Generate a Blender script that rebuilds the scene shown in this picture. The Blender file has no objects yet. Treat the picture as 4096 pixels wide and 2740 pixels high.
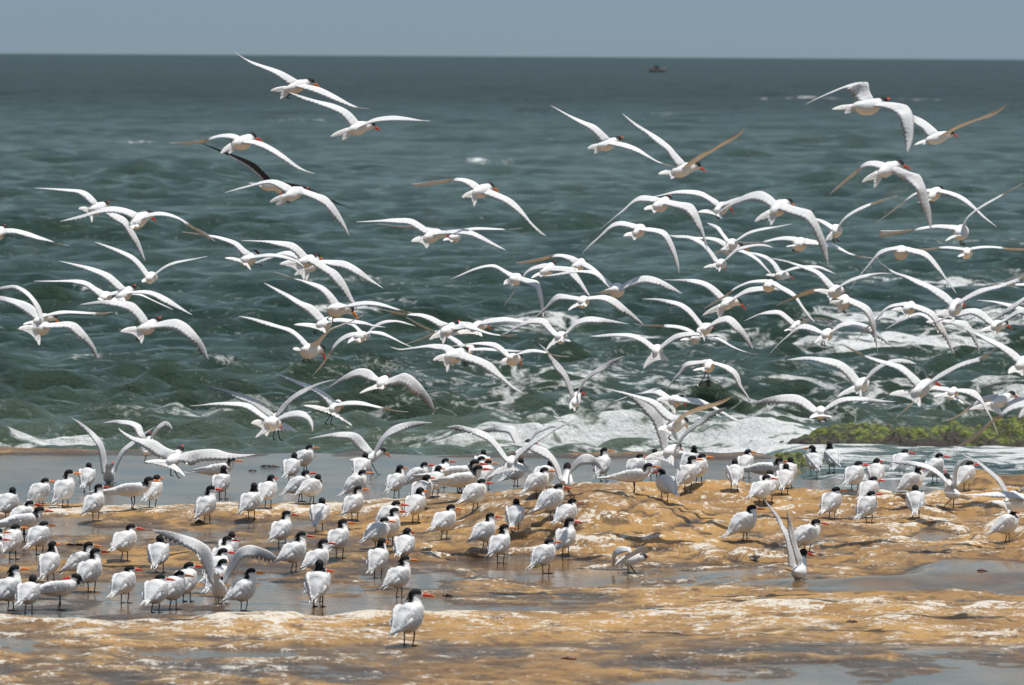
import bpy, math
import numpy as np
from mathutils import Vector
sc = bpy.context.scene
C = sc.collection
R_ = math.radians
# ------------------------------------------------------------------ camera
H = 3.8; F = 34133.0; CX, CY = 2048.0, 1370.0
TH = math.atan(1145/F); RO = R_(0.342)
cam = bpy.data.cameras.new('camera'); co = bpy.data.objects.new('camera', cam); C.objects.link(co)
fw = np.array([0, math.cos(TH), -math.sin(TH)]); r0 = np.array([1.0, 0, 0]); u0 = np.cross(r0, fw)
RV = math.cos(RO)*r0 + math.sin(RO)*u0; UV_ = math.cos(RO)*u0 - math.sin(RO)*r0
from mathutils import Matrix
co.matrix_world = Matrix(((RV[0], UV_[0], -fw[0], 0), (RV[1], UV_[1], -fw[1], 0), (RV[2], UV_[2], -fw[2], H), (0, 0, 0, 1)))
cam.sensor_width = 36; cam.lens = 36*F/4096; cam.clip_start = 1; cam.clip_end = 200000
cam.dof.use_dof = True; cam.dof.focus_distance = 67; cam.dof.aperture_fstop = 9.5
sc.camera = co
# ------------------------------------------------------------------ light
SUN = Vector((0.24, 0.12, 0.96)).normalized()
w = bpy.data.worlds.new("World"); sc.world = w; w.use_nodes = True
nt = w.node_tree; bg = nt.nodes['Background']
sky = nt.nodes.new('ShaderNodeTexSky'); sky.sky_type = 'NISHITA'; sky.sun_disc = False
sky.sun_elevation = math.asin(SUN.z); sky.sun_rotation = math.atan2(SUN.x, SUN.y)
sky.air_density = 1.0; sky.dust_density = 0.6; sky.ozone_density = 1.5
tcw = nt.nodes.new('ShaderNodeTexCoord'); sep = nt.nodes.new('ShaderNodeSeparateXYZ')
rmp = nt.nodes.new('ShaderNodeValToRGB'); mul = nt.nodes.new('ShaderNodeMix'); mul.data_type = 'RGBA'; mul.blend_type = 'MULTIPLY'
mul.inputs[0].default_value = 1
nt.links.new(tcw.outputs['Generated'], sep.inputs[0]); nt.links.new(sep.outputs['Z'], rmp.inputs[0])
e = rmp.color_ramp.elements
e[0].position = 0.0; e[0].color = (0.395, 0.545, .825, 1)
e[1].position = 0.5; e[1].color = (1.0, .88, .72, 1)
for p, c in ((0.008, (0.335, 0.485, 0.79)), (0.05, (0.38, 0.435, 0.51)), (0.2, (0.60, 0.60, 0.48))):
    k = e.new(p); k.color = (*c, 1)
nt.links.new(sky.outputs[0], mul.inputs[6]); nt.links.new(rmp.outputs[0], mul.inputs[7]); nt.links.new(mul.outputs[2], bg.inputs[0])
bg.inputs[1].default_value = 0.115
sl = bpy.data.lights.new('sun', 'SUN'); sl.energy = 3.6; sl.angle = R_(0.5); sl.color = (1.0, 0.96, 0.90)
so = bpy.data.objects.new('sun', sl); C.objects.link(so); so.rotation_euler = SUN.to_track_quat('Z', 'Y').to_euler(); so.location = (0, 60, 40)
vs = sc.view_settings; vs.view_transform = 'Standard'; vs.look = 'None'; vs.gamma = 1; vs.use_curve_mapping = False; vs.exposure = 0.3

# ------------------------------------------------------------------ helpers
def ray(sx, sy):
    d = fw + (sx-CX)/F*RV + (CY-sy)/F*UV_
    return d/d[1]
CAM = np.array([0, 0, H])
def P(sx, sy, Y): return CAM + ray(sx, sy)*Y
def build(name, V, Fc, m, parent=None, col=None, att=None, smooth=True):
    me = bpy.data.meshes.new(name)
    V = np.asarray(V, dtype=np.float32)
    if isinstance(Fc, np.ndarray):
        n = len(Fc); me.vertices.add(len(V)); me.vertices.foreach_set('co', V.ravel())
        me.loops.add(n*4); me.loops.foreach_set('vertex_index', Fc.astype(np.int32).ravel())
        me.polygons.add(n); me.polygons.foreach_set('loop_start', np.arange(0, n*4, 4, dtype=np.int32))
        me.polygons.foreach_set('loop_total', np.full(n, 4, dtype=np.int32))
        me.update(calc_edges=True)
    else:
        me.from_pydata([tuple(map(float, v)) for v in V], [], Fc)
    if col is not None:
        c = np.ones((len(V), 4), dtype=np.float32); c[:, :3] = col
        a = me.color_attributes.new('Col', 'FLOAT_COLOR', 'POINT'); a.data.foreach_set('color', c.ravel())
    for k, v in (att or {}).items():
        a = me.attributes.new(k, 'FLOAT', 'POINT'); a.data.foreach_set('value', np.asarray(v, dtype=np.float32).ravel())
    if smooth: me.polygons.foreach_set('use_smooth', np.ones(len(me.polygons), dtype=bool))
    me.materials.append(m); me.validate(); me.update()
    o = bpy.data.objects.new(name, me); C.objects.link(o)
    if parent: o.parent = parent
    return o
def tag(o, label=None, cat=None, group=None, kind=None):
    if label: o['label'] = label
    if cat: o['category'] = cat
    if group: o['group'] = group
    if kind: o['kind'] = kind
    return o
def empty(name, loc, rz=0, s=1):
    o = bpy.data.objects.new(name, None); C.objects.link(o); o.location = loc; o.rotation_euler = (0, 0, rz); o.scale = (s, s, s)
    o.empty_display_size = .1
    return o
def hsh(ix, iy, s):
    h = (ix.astype(np.int64)*374761393 + iy.astype(np.int64)*668265263 + s*2147483647*7) & 0xffffffff
    h = ((h ^ (h >> 13))*1274126177) & 0xffffffff
    return ((h ^ (h >> 16)) & 0xffff)/65535.0
def vn(x, y, s=0):
    ix = np.floor(x); iy = np.floor(y); fx = x-ix; fy = y-iy
    fx = fx*fx*fx*(fx*(fx*6-15)+10); fy = fy*fy*fy*(fy*(fy*6-15)+10)
    a = hsh(ix, iy, s); b = hsh(ix+1, iy, s); c = hsh(ix, iy+1, s); d = hsh(ix+1, iy+1, s)
    return (a+(b-a)*fx)*(1-fy) + (c+(d-c)*fx)*fy
def fbm(x, y, s=0, o=4, g=.5):
    t = 0; a = 1; n = 0
    for i in range(o):
        t = t + a*(vn(x, y, s+i*17)-.5); n += a; a *= g; x, y = x*1.93*.8+y*1.93*.6+11.3, -x*1.93*.6+y*1.93*.8+4.7
    return t/n*2
def S(a, b, x):
    t = np.clip((x-a)/(b-a), 0, 1); return t*t*(3-2*t)

# ------------------------------------------------------------------ materials
def mat(name):
    m = bpy.data.materials.new(name); m.use_nodes = True
    return m, m.node_tree.nodes, m.node_tree.links, m.node_tree.nodes['Principled BSDF']
def mixc(N, L, fac, a, b, bt='MIX'):
    k = N.new('ShaderNodeMix'); k.data_type = 'RGBA'; k.blend_type = bt
    for s_, v in ((0, fac), (6, a), (7, b)):
        if hasattr(v, 'is_linked') or hasattr(v, 'links'): L.new(v, k.inputs[s_])
        else: k.inputs[s_].default_value = v if s_ == 0 else (*v, 1)
    return k.outputs[2]
def mth(N, L, op, a, b=0.0, cl=False):
    k = N.new('ShaderNodeMath'); k.operation = op; k.use_clamp = cl
    for i, v in enumerate((a, b)):
        if hasattr(v, 'links'): L.new(v, k.inputs[i])
        else: k.inputs[i].default_value = v
    return k.outputs[0]
def noise(N, L, sc_, det=4, rough=.55, scale3=(1, 1, 1), dist=0):
    tc = N.new('ShaderNodeTexCoord'); mp = N.new('ShaderNodeMapping'); mp.inputs['Scale'].default_value = scale3
    n = N.new('ShaderNodeTexNoise'); n.inputs['Scale'].default_value = sc_; n.inputs['Detail'].default_value = det
    n.inputs['Roughness'].default_value = rough; n.inputs['Distortion'].default_value = dist
    L.new(tc.outputs['Object'], mp.inputs[0]); L.new(mp.outputs[0], n.inputs[0])
    return n.outputs['Fac']
def ramp(N, L, v, a, b):
    k = N.new('ShaderNodeMapRange'); k.interpolation_type = 'SMOOTHSTEP'
    L.new(v, k.inputs[0]); k.inputs[1].default_value = a; k.inputs[2].default_value = b
    return k.outputs[0]
def attr(N, name, out='Fac'):
    k = N.new('ShaderNodeAttribute'); k.attribute_name = name; return k.outputs[out]

def feather_mat():
    m, N, L, b = mat('plumage')
    c = attr(N, 'Col', 'Color')
    n = noise(N, L, 38, 4, .6, (1, 2.4, 2.4)); n2 = noise(N, L, 9, 3)
    v = mth(N, L, 'ADD', mth(N, L, 'MULTIPLY', n, .30), mth(N, L, 'MULTIPLY', n2, .20))
    v = mth(N, L, 'ADD', v, .77)
    k = N.new('ShaderNodeVectorMath'); k.operation = 'SCALE'; L.new(c, k.inputs[0]); L.new(v, k.inputs['Scale'])
    L.new(k.outputs[0], b.inputs['Base Color']); b.inputs['Roughness'].default_value = .75
    b.inputs['Specular IOR Level'].default_value = .25
    bu = N.new('ShaderNodeBump'); bu.inputs['Strength'].default_value = .6; bu.inputs['Distance'].default_value = .009
    L.new(n, bu.inputs['Height']); L.new(bu.outputs[0], b.inputs['Normal'])
    return m
def horn_mat():
    m, N, L, b = mat('bill_horn'); L.new(attr(N, 'Col', 'Color'), b.inputs['Base Color']); b.inputs['Roughness'].default_value = .35
    return m
def leg_mat():
    m, N, L, b = mat('leg_skin'); n = noise(N, L, 60)
    L.new(mixc(N, L, n, (.008, .008, .009), (.03, .02, .018)), b.inputs['Base Color']); b.inputs['Roughness'].default_value = .5
    return m
FM, HM, LM = feather_mat(), horn_mat(), leg_mat()
FD = feather_mat(); FD.name = 'dark_plumage'; FD.node_tree.nodes['Principled BSDF'].inputs['Specular IOR Level'].default_value = .04

def rock_mat():
    m, N, L, b = mat('sandstone')
    wet = attr(N, 'wet'); gu = attr(N, 'guano'); dk = attr(N, 'dark')
    a = noise(N, L, 1.1, 6, .6, (1, .6, 1)); a2 = noise(N, L, 6, 5, .65, (1, .5, 1), .6); a3 = noise(N, L, 30, 4, .6)
    c = mixc(N, L, ramp(N, L, a, .35, .68), (.45, .255, .078), (.25, .133, .043))
    c = mixc(N, L, mth(N, L, 'MULTIPLY', ramp(N, L, a2, .50, .68), .85), c, (.10, .054, .024))
    c = mixc(N, L, mth(N, L, 'MULTIPLY', ramp(N, L, a3, .5, .75), .4), c, (.50, .34, .16))
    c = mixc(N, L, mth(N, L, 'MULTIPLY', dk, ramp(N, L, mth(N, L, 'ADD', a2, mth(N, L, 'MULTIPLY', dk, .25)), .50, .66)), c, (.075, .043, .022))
    # white bird lime
    g1 = noise(N, L, 2.6, 7, .66, (1, .55, 1), 1.4); g2 = noise(N, L, 15, 6, .72, (1, .5, 1), 1.8)
    gv = mth(N, L, 'ADD', mth(N, L, 'MULTIPLY', g1, .42), mth(N, L, 'MULTIPLY', g2, .58))
    gv = mth(N, L, 'ADD', gv, mth(N, L, 'MULTIPLY', gu, .16))
    gm = mth(N, L, 'MULTIPLY', ramp(N, L, gv, .598, .650), mth(N, L, 'SUBTRACT', 1.0, wet, True), True)
    c = mixc(N, L, mth(N, L, 'MULTIPLY', gm, .92), c, (.70, .65, .56))
    wm = ramp(N, L, wet, .35, .7)
    wc = mixc(N, L, ramp(N, L, a, .4, .65), (.20, .115, .05), (.07, .045, .025))
    c = mixc(N, L, wm, c, wc)
    L.new(c, b.inputs['Base Color'])
    rn = mth(N, L, 'SUBTRACT', noise(N, L, 4, 4), mth(N, L, 'MULTIPLY', dk, .42), True)
    r = N.new('ShaderNodeMix'); r.data_type = 'FLOAT'; L.new(wm, r.inputs[0])
    L.new(mth(N, L, 'ADD', mth(N, L, 'MULTIPLY', rn, .75), .17), r.inputs[2]); r.inputs[3].default_value = .09
    L.new(r.outputs[0], b.inputs['Roughness']); b.inputs['IOR'].default_value = 1.36
    sp = mth(N, L, 'ADD', mth(N, L, 'MULTIPLY', wm, .12), .40); L.new(sp, b.inputs['Specular IOR Level'])
    bh = noise(N, L, 16, 8, .65, (1, .6, 1)); bf = noise(N, L, 7, 4, .5, (1, .45, 1)); bf2 = noise(N, L, 26, 3, .5, (1, .5, 1))
    hd = mth(N, L, 'MULTIPLY', bh, mth(N, L, 'SUBTRACT', 1.0, wm, True))
    rip = attr(N, 'ripple')
    hw = mth(N, L, 'MULTIPLY', mth(N, L, 'MULTIPLY', mth(N, L, 'ADD', bf, mth(N, L, 'MULTIPLY', bf2, .35)), rip), wm)
    b1 = N.new('ShaderNodeBump'); b1.inputs['Distance'].default_value = .035; b1.inputs['Strength'].default_value = .9; L.new(hd, b1.inputs['Height'])
    b2 = N.new('ShaderNodeBump'); b2.inputs['Distance'].default_value = .012; b2.inputs['Strength'].default_value = 1; L.new(hw, b2.inputs['Height'])
    L.new(b1.outputs[0], b2.inputs['Normal']); L.new(b2.outputs[0], b.inputs['Normal'])
    return m
def sea_mat():
    m, N, L, b = mat('sea_water')
    foam = attr(N, 'foam'); sh = attr(N, 'shallow'); far = attr(N, 'far')
    n = noise(N, L, .35, 5, .6, (1, .5, 1)); f0 = noise(N, L, 1.7, 8, .58, (.5, .9, 1), 1.1); f1 = mth(N, L, 'SUBTRACT', 1.05, mth(N, L, 'MULTIPLY', mth(N, L, 'ABSOLUTE', mth(N, L, 'SUBTRACT', f0, .5)), 3.6)); f2 = noise(N, L, 9, 6, .7, (1, .6, 1), .8)
    c = mixc(N, L, ramp(N, L, n, .35, .65), (.015, .037, .024), (.026, .052, .030))
    L.new(mth(N, L, 'SUBTRACT', .44, mth(N, L, 'MULTIPLY', far, .19)), b.inputs['Specular IOR Level'])
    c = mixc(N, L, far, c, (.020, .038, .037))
    c = mixc(N, L, sh, c, (.135, .175, .128))
    fv = mth(N, L, 'ADD', mth(N, L, 'MULTIPLY', f1, .65), mth(N, L, 'MULTIPLY', f2, .35))
    fm = ramp(N, L, mth(N, L, 'ADD', fv, foam), .84, 1.06)
    c = mixc(N, L, fm, c, (.84, .86, .85))
    L.new(c, b.inputs['Base Color'])
    r = N.new('ShaderNodeMix'); r.data_type = 'FLOAT'; L.new(fm, r.inputs[0]); r.inputs[3].default_value = .8
    L.new(mth(N, L, 'ADD', mth(N, L, 'MULTIPLY', far, .34), .04), r.inputs[2]); L.new(r.outputs[0], b.inputs['Roughness'])
    b.inputs['IOR'].default_value = 1.333
    w1 = noise(N, L, 5.0, 7, .70, (.8, .8, 1)); w2 = noise(N, L, .22, 8, .66, (1, .5, 1))
    b1 = N.new('ShaderNodeBump'); b1.inputs['Distance'].default_value = .16; b1.inputs['Strength'].default_value = .9; L.new(w1, b1.inputs['Height'])
    b2 = N.new('ShaderNodeBump'); b2.inputs['Distance'].default_value = 4.0; L.new(w2, b2.inputs['Height'])
    L.new(mth(N, L, 'MULTIPLY', far, .75), b2.inputs['Strength'])
    b3 = N.new('ShaderNodeBump'); b3.inputs['Distance'].default_value = .05; L.new(f2, b3.inputs['Height']); L.new(fm, b3.inputs['Strength'])
    L.new(b1.outputs[0], b2.inputs['Normal']); L.new(b2.outputs[0], b3.inputs['Normal']); L.new(b3.outputs[0], b.inputs['Normal'])
    return m
def reef_mat():
    m, N, L, b = mat('algae_rock')
    n = noise(N, L, 4.2, 7, .7); n2 = noise(N, L, 14, 5, .7); hgt = attr(N, 'green')
    g = mixc(N, L, ramp(N, L, n2, .4, .65), (.025, .04, .005), (.20, .245, .015))
    br = mixc(N, L, n2, (.006, .005, .004), (.045, .027, .012))
    f = ramp(N, L, mth(N, L, 'ADD', n, mth(N, L, 'MULTIPLY', hgt, .42)), .75, .86)
    L.new(mixc(N, L, f, br, g), b.inputs['Base Color']); b.inputs['Roughness'].default_value = .55
    bu = N.new('ShaderNodeBump'); bu.inputs['Distance'].default_value = .06; bu.inputs['Strength'].default_value = 1
    L.new(n2, bu.inputs['Height']); L.new(bu.outputs[0], b.inputs['Normal'])
    return m

# ------------------------------------------------------------------ rock platform
def edge_back(x): return 70.2 + 2.9*S(-1.4, .1, x) - .1*S(1.8, 2.6, x) + .3*fbm(x*.9, x*0+3., 5, 3)
def lip(x): return 53.2 + 2.8*S(-3.2, 2.2, x) + .35*fbm(x*.8, x*0+9., 6, 3)
def terrain(x, y):
    x = np.asarray(x, float); y = np.asarray(y, float)
    xw = x + .25*fbm(x*.7, y*.5, 31, 3); yw = y + .8*fbm(x*.5, y*.4, 32, 3)
    eb = edge_back(x); lp = lip(x)
    ins = S(eb+.5, eb-.3, y)                       # 1 on the slabs in front of the flat shelf
    right = S(-1.8, .2, x)
    hump = right*ins*(.05+.15*S(-.8, .6, x)*S(eb-.6, eb-6.5, y)*S(62.5, 66.5, y) + .05*S(60, 63, y))
    ledge_l = (1-right)*(.075*ins*S(eb-2.2, eb-1.2, y))
    front = S(lp+.7, lp-.2, y)
    B = hump*(1-front) + ledge_l + .25*front + .05*front*S(54, 49, y) + .035*ins*(1-right)
    rough = .32 + .68*right*S(59.5, 63, y)*(.45+.55*S(eb, eb-3, y))
    n1 = fbm(xw*.9, yw*.55, 1, 5)
    ter = fbm(xw*.45, yw*.3, 7, 3)*5; ter = (np.floor(ter)+S(.35, .65, ter-np.floor(ter)))/5
    t2 = fbm(xw*1.3+3, yw*.75, 8, 3)*6; t2 = (np.floor(t2)+S(.40, .60, t2-np.floor(t2)))/6
    rid = 1-np.abs(fbm(xw*2.4, yw*1.6, 9, 4))*2
    N_ = (.060*n1 + (.10+.08*right)*ter + .070*t2 + .018*rid)*rough + (.020+.012*(1-right))*fbm(x*3.4, y*1.9, 13, 5)
    # water line relative to base: how much of each zone is flooded
    T = np.full_like(B, -.04) - .055*right*ins*S(61, 64, y)
    T = T + (1-right)*ins*S(eb-1.1, eb-1.9, y)*(.040)*(1-front)
    T = T + right*ins*.02*(1-S(62, 64.5, y))*(1-front)*1.0
    T = T + .085*S(lp+3.2, lp+1.6, y)*(1-front)*(.35+.65*S(-1, 2.5, x))*S(lp+.3, lp+.8, y)
    T = T + front*(.047*S(52.5, 50.6, y) + .030*S(51.9, 49.6, y)*S(-1.5, 1.5, x) - .010)
    ch = np.exp(-((y-60.9-2.2*fbm(x*.5, y*.25, 77, 4))/.95)**2)*S(.6, 2.6, x+.6*fbm(x*.9, y*.9, 78, 3))
    N_ = N_*(1-.8*ch); T = T + .105*ch
    shelf = S(eb-.1, eb+.35, y)
    Z = B + N_
    zs = -.035 + .014*fbm(x*1.1, y*.6, 21, 4) + .05*S(80.2, 81.0, y)*(1.0+.8*fbm(x*1.4, y*.9, 23, 4))*S(2.9, 2.2, x)
    Z = Z*(1-shelf) + zs*shelf
    W = (B+T)*(1-shelf) + 0*shelf
    W = np.where(shelf > .5, 0.0, W)
    W = np.where((shelf <= .5) & (y > eb-.6), np.minimum(W, 0.0), W)
    out = S(81.5, 82.6, y + .5*fbm(x*1.1, x*0, 25, 4))
    rr = S(2.5, 3.1, x)*S(76.9, 77.8, y - .25*x+.8)
    # low rocks at the far right that stay out of the wash
    rr = rr*(1-S(3.75, 4.1, x)*S(77.4, 76.6, y))
    Z = Z - 1.4*out - .16*rr; W = W - 2.0*out - .3*rr
    Z = Z + .10*S(3.7, 4.2, x)*S(74.6, 75.4, y)*S(77.4, 76.4, y)*(1+fbm(x*2.2, y*2.2, 44, 3))
    return Z, W
def tz(x, y):
    z, w_ = terrain(x, y); return np.maximum(np.maximum(z, w_), -.022)
def hit(sx, sy, wobble=0):
    d = ray(sx, sy); Y = np.arange(46, 90, .02)
    X = d[0]*Y; Zr = H + d[2]*Y; g = tz(X, Y)
    k = np.argmax(Zr <= g + wobble)
    if Zr[k] > g[k] + wobble: k = len(Y)-1
    return np.array([X[k], Y[k], max(g[k], -.05)])
xs = np.linspace(-8.5, 8.5, 640)
iy = np.linspace(1/40., 1/83.5, 1500); ys = 1/iy
X, Yg = np.meshgrid(xs, ys); Zr, Wr = terrain(X, Yg)
Z = np.maximum(Zr, Wr); wet = S(-.004, .006, Wr-Zr)
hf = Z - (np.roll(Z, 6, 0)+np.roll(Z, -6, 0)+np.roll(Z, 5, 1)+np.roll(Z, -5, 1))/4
rt = S(-1.8, .2, X); eb = edge_back(X); lp = lip(X)
gu = .08 + .50*S(-.004, .012, hf) + .12*rt*S(61, 65, Yg) + .65*(1-rt)*S(eb-1.7, eb-1.1, Yg)*S(eb-.2, eb-.6, Yg) - 1.2*S(eb-.3, eb+.3, Yg)
gu += .3*fbm(X*.6, Yg*.35, 66, 3) + (.36*np.exp(-((Yg-(lp-.5))/.6)**2)*(1-.5*S(-.5, 2, X)) + .22*S(lp+.3, lp-.5, Yg)*S(49.5, 51.5, Yg))
gu -= .45*S(eb-1.9, eb-2.6, Yg)*(1-rt)*S(lp+.5, lp+1.2, Yg)
dmp = .35*S(-.1, .35, fbm(X*.7, Yg*.4, 64, 4)) + .22*S(53, 50.5, Yg) + .55*(1-rt)*S(eb-1.2, eb-2., Yg)*S(lp+.2, lp+.8, Yg)*(.6+.8*fbm(X*1.6, Yg*.9, 61, 3))
dk = np.clip(dmp + S(-.006, -.028, hf)*.95 + .55*S(-.03, -.002, Wr-Zr)*(1-wet) + .6*S(80., 80.6, Yg), 0, 1)  # damp rock, plus ledge shadow lines painted into the hollows of the relief
rip = np.where(Yg > eb, .7 + 1.1*S(-.1, .4, fbm(X*.45, Yg*.18, 60, 3)), .55+.5*S(-.2, .4, fbm(X*.8, Yg*.5, 63, 2)))
def grid(nr, nc):
    i = np.arange((nr-1)*(nc-1)); r, c = i//(nc-1), i % (nc-1); a = r*nc+c
    return np.stack([a, a+1, a+nc+1, a+nc], 1)
V = np.stack([X.ravel(), Yg.ravel(), Z.ravel()], 1)
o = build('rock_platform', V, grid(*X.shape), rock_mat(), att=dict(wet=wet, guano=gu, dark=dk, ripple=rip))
tag(o, 'flat brown sandstone shelf with shallow pools and white bird lime', kind='structure')

# ------------------------------------------------------------------ sea
rng = np.random.default_rng(4)
ya = np.geomspace(74.5, 1700, 1800); yb = np.geomspace(1750, 90000, 60)
ys = np.concatenate([ya, yb]); u = np.linspace(-1, 1, 460); u = np.concatenate([[-60, -12, -4, -1.8], u, [1.8, 4, 12, 60]])
hw = .066*ys + 2.5
X = u[None, :]*hw[:, None]; Yg = np.repeat(ys[:, None], len(u), 1)
dy = np.gradient(ys)[:, None]; dx = (hw*2/460)[:, None]
Z = np.zeros_like(X); DX = np.zeros_like(X); DY = np.zeros_like(X)
inside = (np.abs(u) <= 1.0)[None, :]
grp = .55 + .75*np.clip(fbm(X*.10, Yg*.05, 70, 3)+.4, 0, 1.4)
for i in range(62):
    lam = .42*(8.5/.42)**(min(i, 53)/53.0) if i < 54 else 9.+2.*(i-54)*rng.uniform(.92, 1.08)
    th = rng.normal(0, .45)
    kx, ky = math.sin(th), -math.cos(th); k = 2*math.pi/lam
    a = .0165*lam**.30*rng.uniform(.6, 1.25)
    fade = np.clip(lam/(2.6*dy)-.5, 0, 1)*np.clip(lam/(3*dx)-.3, 0, 1)*(1 if lam < 2.5 else (.45+.55*S(88, 125, Yg)))*(1 if lam < 8.6 else S(180, 500, Yg))
    ph = k*(kx*X+ky*Yg) + rng.uniform(0, 6.28) + 1.6*fbm(X/(lam*2.2), Yg/(lam*2.2), 80+i, 2)
    A = a*fade*grp*(1 if lam > 1.8 else 1.45)
    Z += A*np.sin(ph); q = .55
    DX += q*A*kx*np.cos(ph); DY += q*A*ky*np.cos(ph)
Z *= inside; DX *= inside; DY *= inside
shore = S(92, 84, Yg)
lvl = -.27 + .15*S(92, 88, Yg)*S(2.0, 3.0, X) + .105*S(85.5, 83.5, Yg)*S(2.0, 3.0, X)
calm = 1-.8*S(94, 89, Yg)*S(1.8, 2.8, X)
Z = Z*calm
# breaking wave in front of the rim
prof = S(-2.6, .8, X)*S(6.5, 3., X)
yc = 88.6 + .8*fbm(X*.35, X*0+1, 90, 3) + .12*X
brk = 0; crest = 0
for k_, (yk, hk, wk) in enumerate(((-1.5, .13, .55), (.6, .22, .6), (2.6, .17, .6), (5.2, .15, .8), (7.8, .12, 1.0))):
    yy_ = Yg-(yc+yk+.7*fbm(X*.45+k_*7, X*0+k_, 93+k_, 3))
    am = np.clip(.75+1.1*fbm(X*.40+k_*13, Yg*.1, 103+k_, 3), .15, 1.6)
    face = np.exp(-(np.where(yy_ < 0, yy_/(wk*.6), yy_/(wk*1.6)))**2)*am
    brk = brk + hk*face; crest = crest + np.exp(-((yy_+wk*.1)/(wk*.8))**2)*am*hk*4.6
brk = brk*prof*S(3.6, 2.4, X)
foamy = brk*2.2
Zs = Z + lvl + brk
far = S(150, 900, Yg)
# foam cover
fn = fbm(X*.55, Yg*.22, 95, 4)
foam = np.full_like(X, .0)
foam += (.10*prof*np.exp(-((Yg-91)/4.5)**2) + .24*crest*prof + .22*prof*np.exp(-((Yg-85.8)/1.2)**2))*(.8+.5*fn)
foam += .10*S(.9, 2.0, X)*S(4.2, 2.8, X)*np.exp(-((Yg-89.5)/3.6)**2)*(.8+.9*fn)
foam += .12*S(-.6, 1.6, X)*S(4.4, 2.8, X)*np.exp(-((Yg-94.5)/3.0)**2)*(.75+1.1*fn)
foam += .14*S(1.5, 3.5, X)*np.exp(-((Yg-101)/5)**2)*(.5+1.4*fn) + .24*S(3, 5, X)*np.exp(-((Yg-131)/5)**2)*(.4+1.4*fn)
foam += .30*S(2.5, 3.1, X)*S(79.6, 82, Yg)*S(86.6, 85.2, Yg)*(.8+.9*fn) + .16*S(2.5, 3.1, X)*S(81.4, 79.2, Yg)
foam += .30*S(-3.6, -4.5, X)*np.exp(-((Yg-88.3+.7*(X+5))/1.3)**2)*(.8+.6*fn)
foam += .40*np.exp(-((X-(Yg-118)*.08-5.4)/1.7)**2)*np.exp(-((Yg-121)/6.5)**2)*(.8+.7*fn)
foam += .28*np.exp(-((X-7.5)/1.6)**2)*np.exp(-((Yg-152)/2.5)**2)
foam += .15*np.exp(-((X-1.0)/3.0)**2)*np.exp(-((Yg-107)/7)**2)*(.6+.9*fn) + .16*np.exp(-((X+2.8)/1.4)**2)*np.exp(-((Yg-95)/1.4)**2)
foam += .24*np.exp(-((X+.9)/1.1)**2)*np.exp(-((Yg-98)/1.3)**2)
foam += .20*S(.34, .60, fbm(X*.5, Yg*.16, 97, 3))*S(.03, .10, Z)*S(190, 120, Yg)
for (cx_, cy_, wx_, wy_) in ((290, 325, 1.3, 5), (1820, 226, 4, 16), (1517, 261, 1.8, 9), (668, 277, 1.6, 8), (1112, 370, 1.2, 5), (2115, 228, 3, 14), (2250, 552, 1.8, 2.4)):
    q = ray(cx_*1.74744, cy_*1.74744); Yc = -(H+.2)/min(q[2], -1e-4)
    if Yc < 6000: foam += .34*np.exp(-((X-q[0]*Yc)/(wx_*.7)+.8*fbm(X*.8, Yg*.1, 140, 3))**2-((Yg-Yc)/(wy_*.6))**2)*(.75+1.2*fbm(X*1.3, Yg*.12, 141, 3))
sh = np.clip(.75*prof*np.exp(-((Yg-87.3)/3.4)**2)*(.6+2*brk) + .30*S(100, 90, Yg) + .15*S(130, 95, Yg) + .5*np.clip(foam-.1, 0, .6), 0, 1)
sh = sh*(1-.85*S(2.6, 3.4, X)*S(83.5, 82, Yg)) 
Zs += .30*np.clip(foam-.1, 0, .5)*fbm(X*2.6, Yg*1.8, 101, 4)*(1-.8*S(2.2, 2.8, X)*S(90, 88, Yg))
V = np.stack([(X+DX).ravel(), (Yg+DY*S(80, 84, Yg)).ravel(), Zs.ravel()], 1)
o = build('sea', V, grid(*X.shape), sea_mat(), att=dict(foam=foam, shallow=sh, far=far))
tag(o, 'choppy green grey sea with breaking foam near the rocks', kind='structure')
# seabed sheet so that nothing is open below or beside the platform
V = [(-9000, -50, -1.6), (9000, -50, -1.6), (9000, 90000, -3), (-9000, 90000, -3)]
m, N, L, b = mat('seabed_sand'); L.new(mixc(N, L, noise(N, L, .4), (.05, .045, .03), (.09, .08, .05)), b.inputs['Base Color'])
tag(build('seabed', V, [(0, 1, 2, 3)], m, smooth=False), 'dark sea bed under the water', kind='structure')

# ------------------------------------------------------------------ weedy rocks in the surf
RM = reef_mat()
def reef(name, x0, x1, y0, y1, zb, top, seed, label, nx=260, ny=70, fx=None):
    xx = np.linspace(x0, x1, nx); yy = np.linspace(y0, y1, ny); X, Yg = np.meshgrid(xx, yy)
    u = (X-x0)/(x1-x0)*2-1; v = (Yg-y0)/(y1-y0)*2-1
    rr = np.clip(1-np.abs(u)**3-np.abs(v+.25*fbm(X*1.3, Yg*0, seed, 3))**2.2*1.2, 0, 1)
    n = .86+.40*fbm(X*1.7, Yg*1.7, seed+1, 3); kn = np.clip(fbm(X*4.5, Yg*4.5, seed+2, 3)*1.6+.3, 0, 1.3)
    prof_ = fx(X) if fx else 1.0
    Z = zb + (top-zb)*prof_*np.clip(rr, 0, 1)**.45*n + .09*rr**.3*kn + .06*fbm(X*9, Yg*9, seed+3, 4)*rr**.3
    Z = np.where(rr <= 0, zb, Z)
    X = X + .05*fbm(X*4, Yg*4+Z*6, seed+5, 2)*(rr > 0)
    g = np.clip((Z-zb)/(top-zb), 0, 1.2)
    o = build(name, np.stack([X.ravel(), Yg.ravel(), Z.ravel()], 1), grid(ny, nx), RM, att=dict(green=g))
    return tag(o, label, 'rock')
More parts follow.
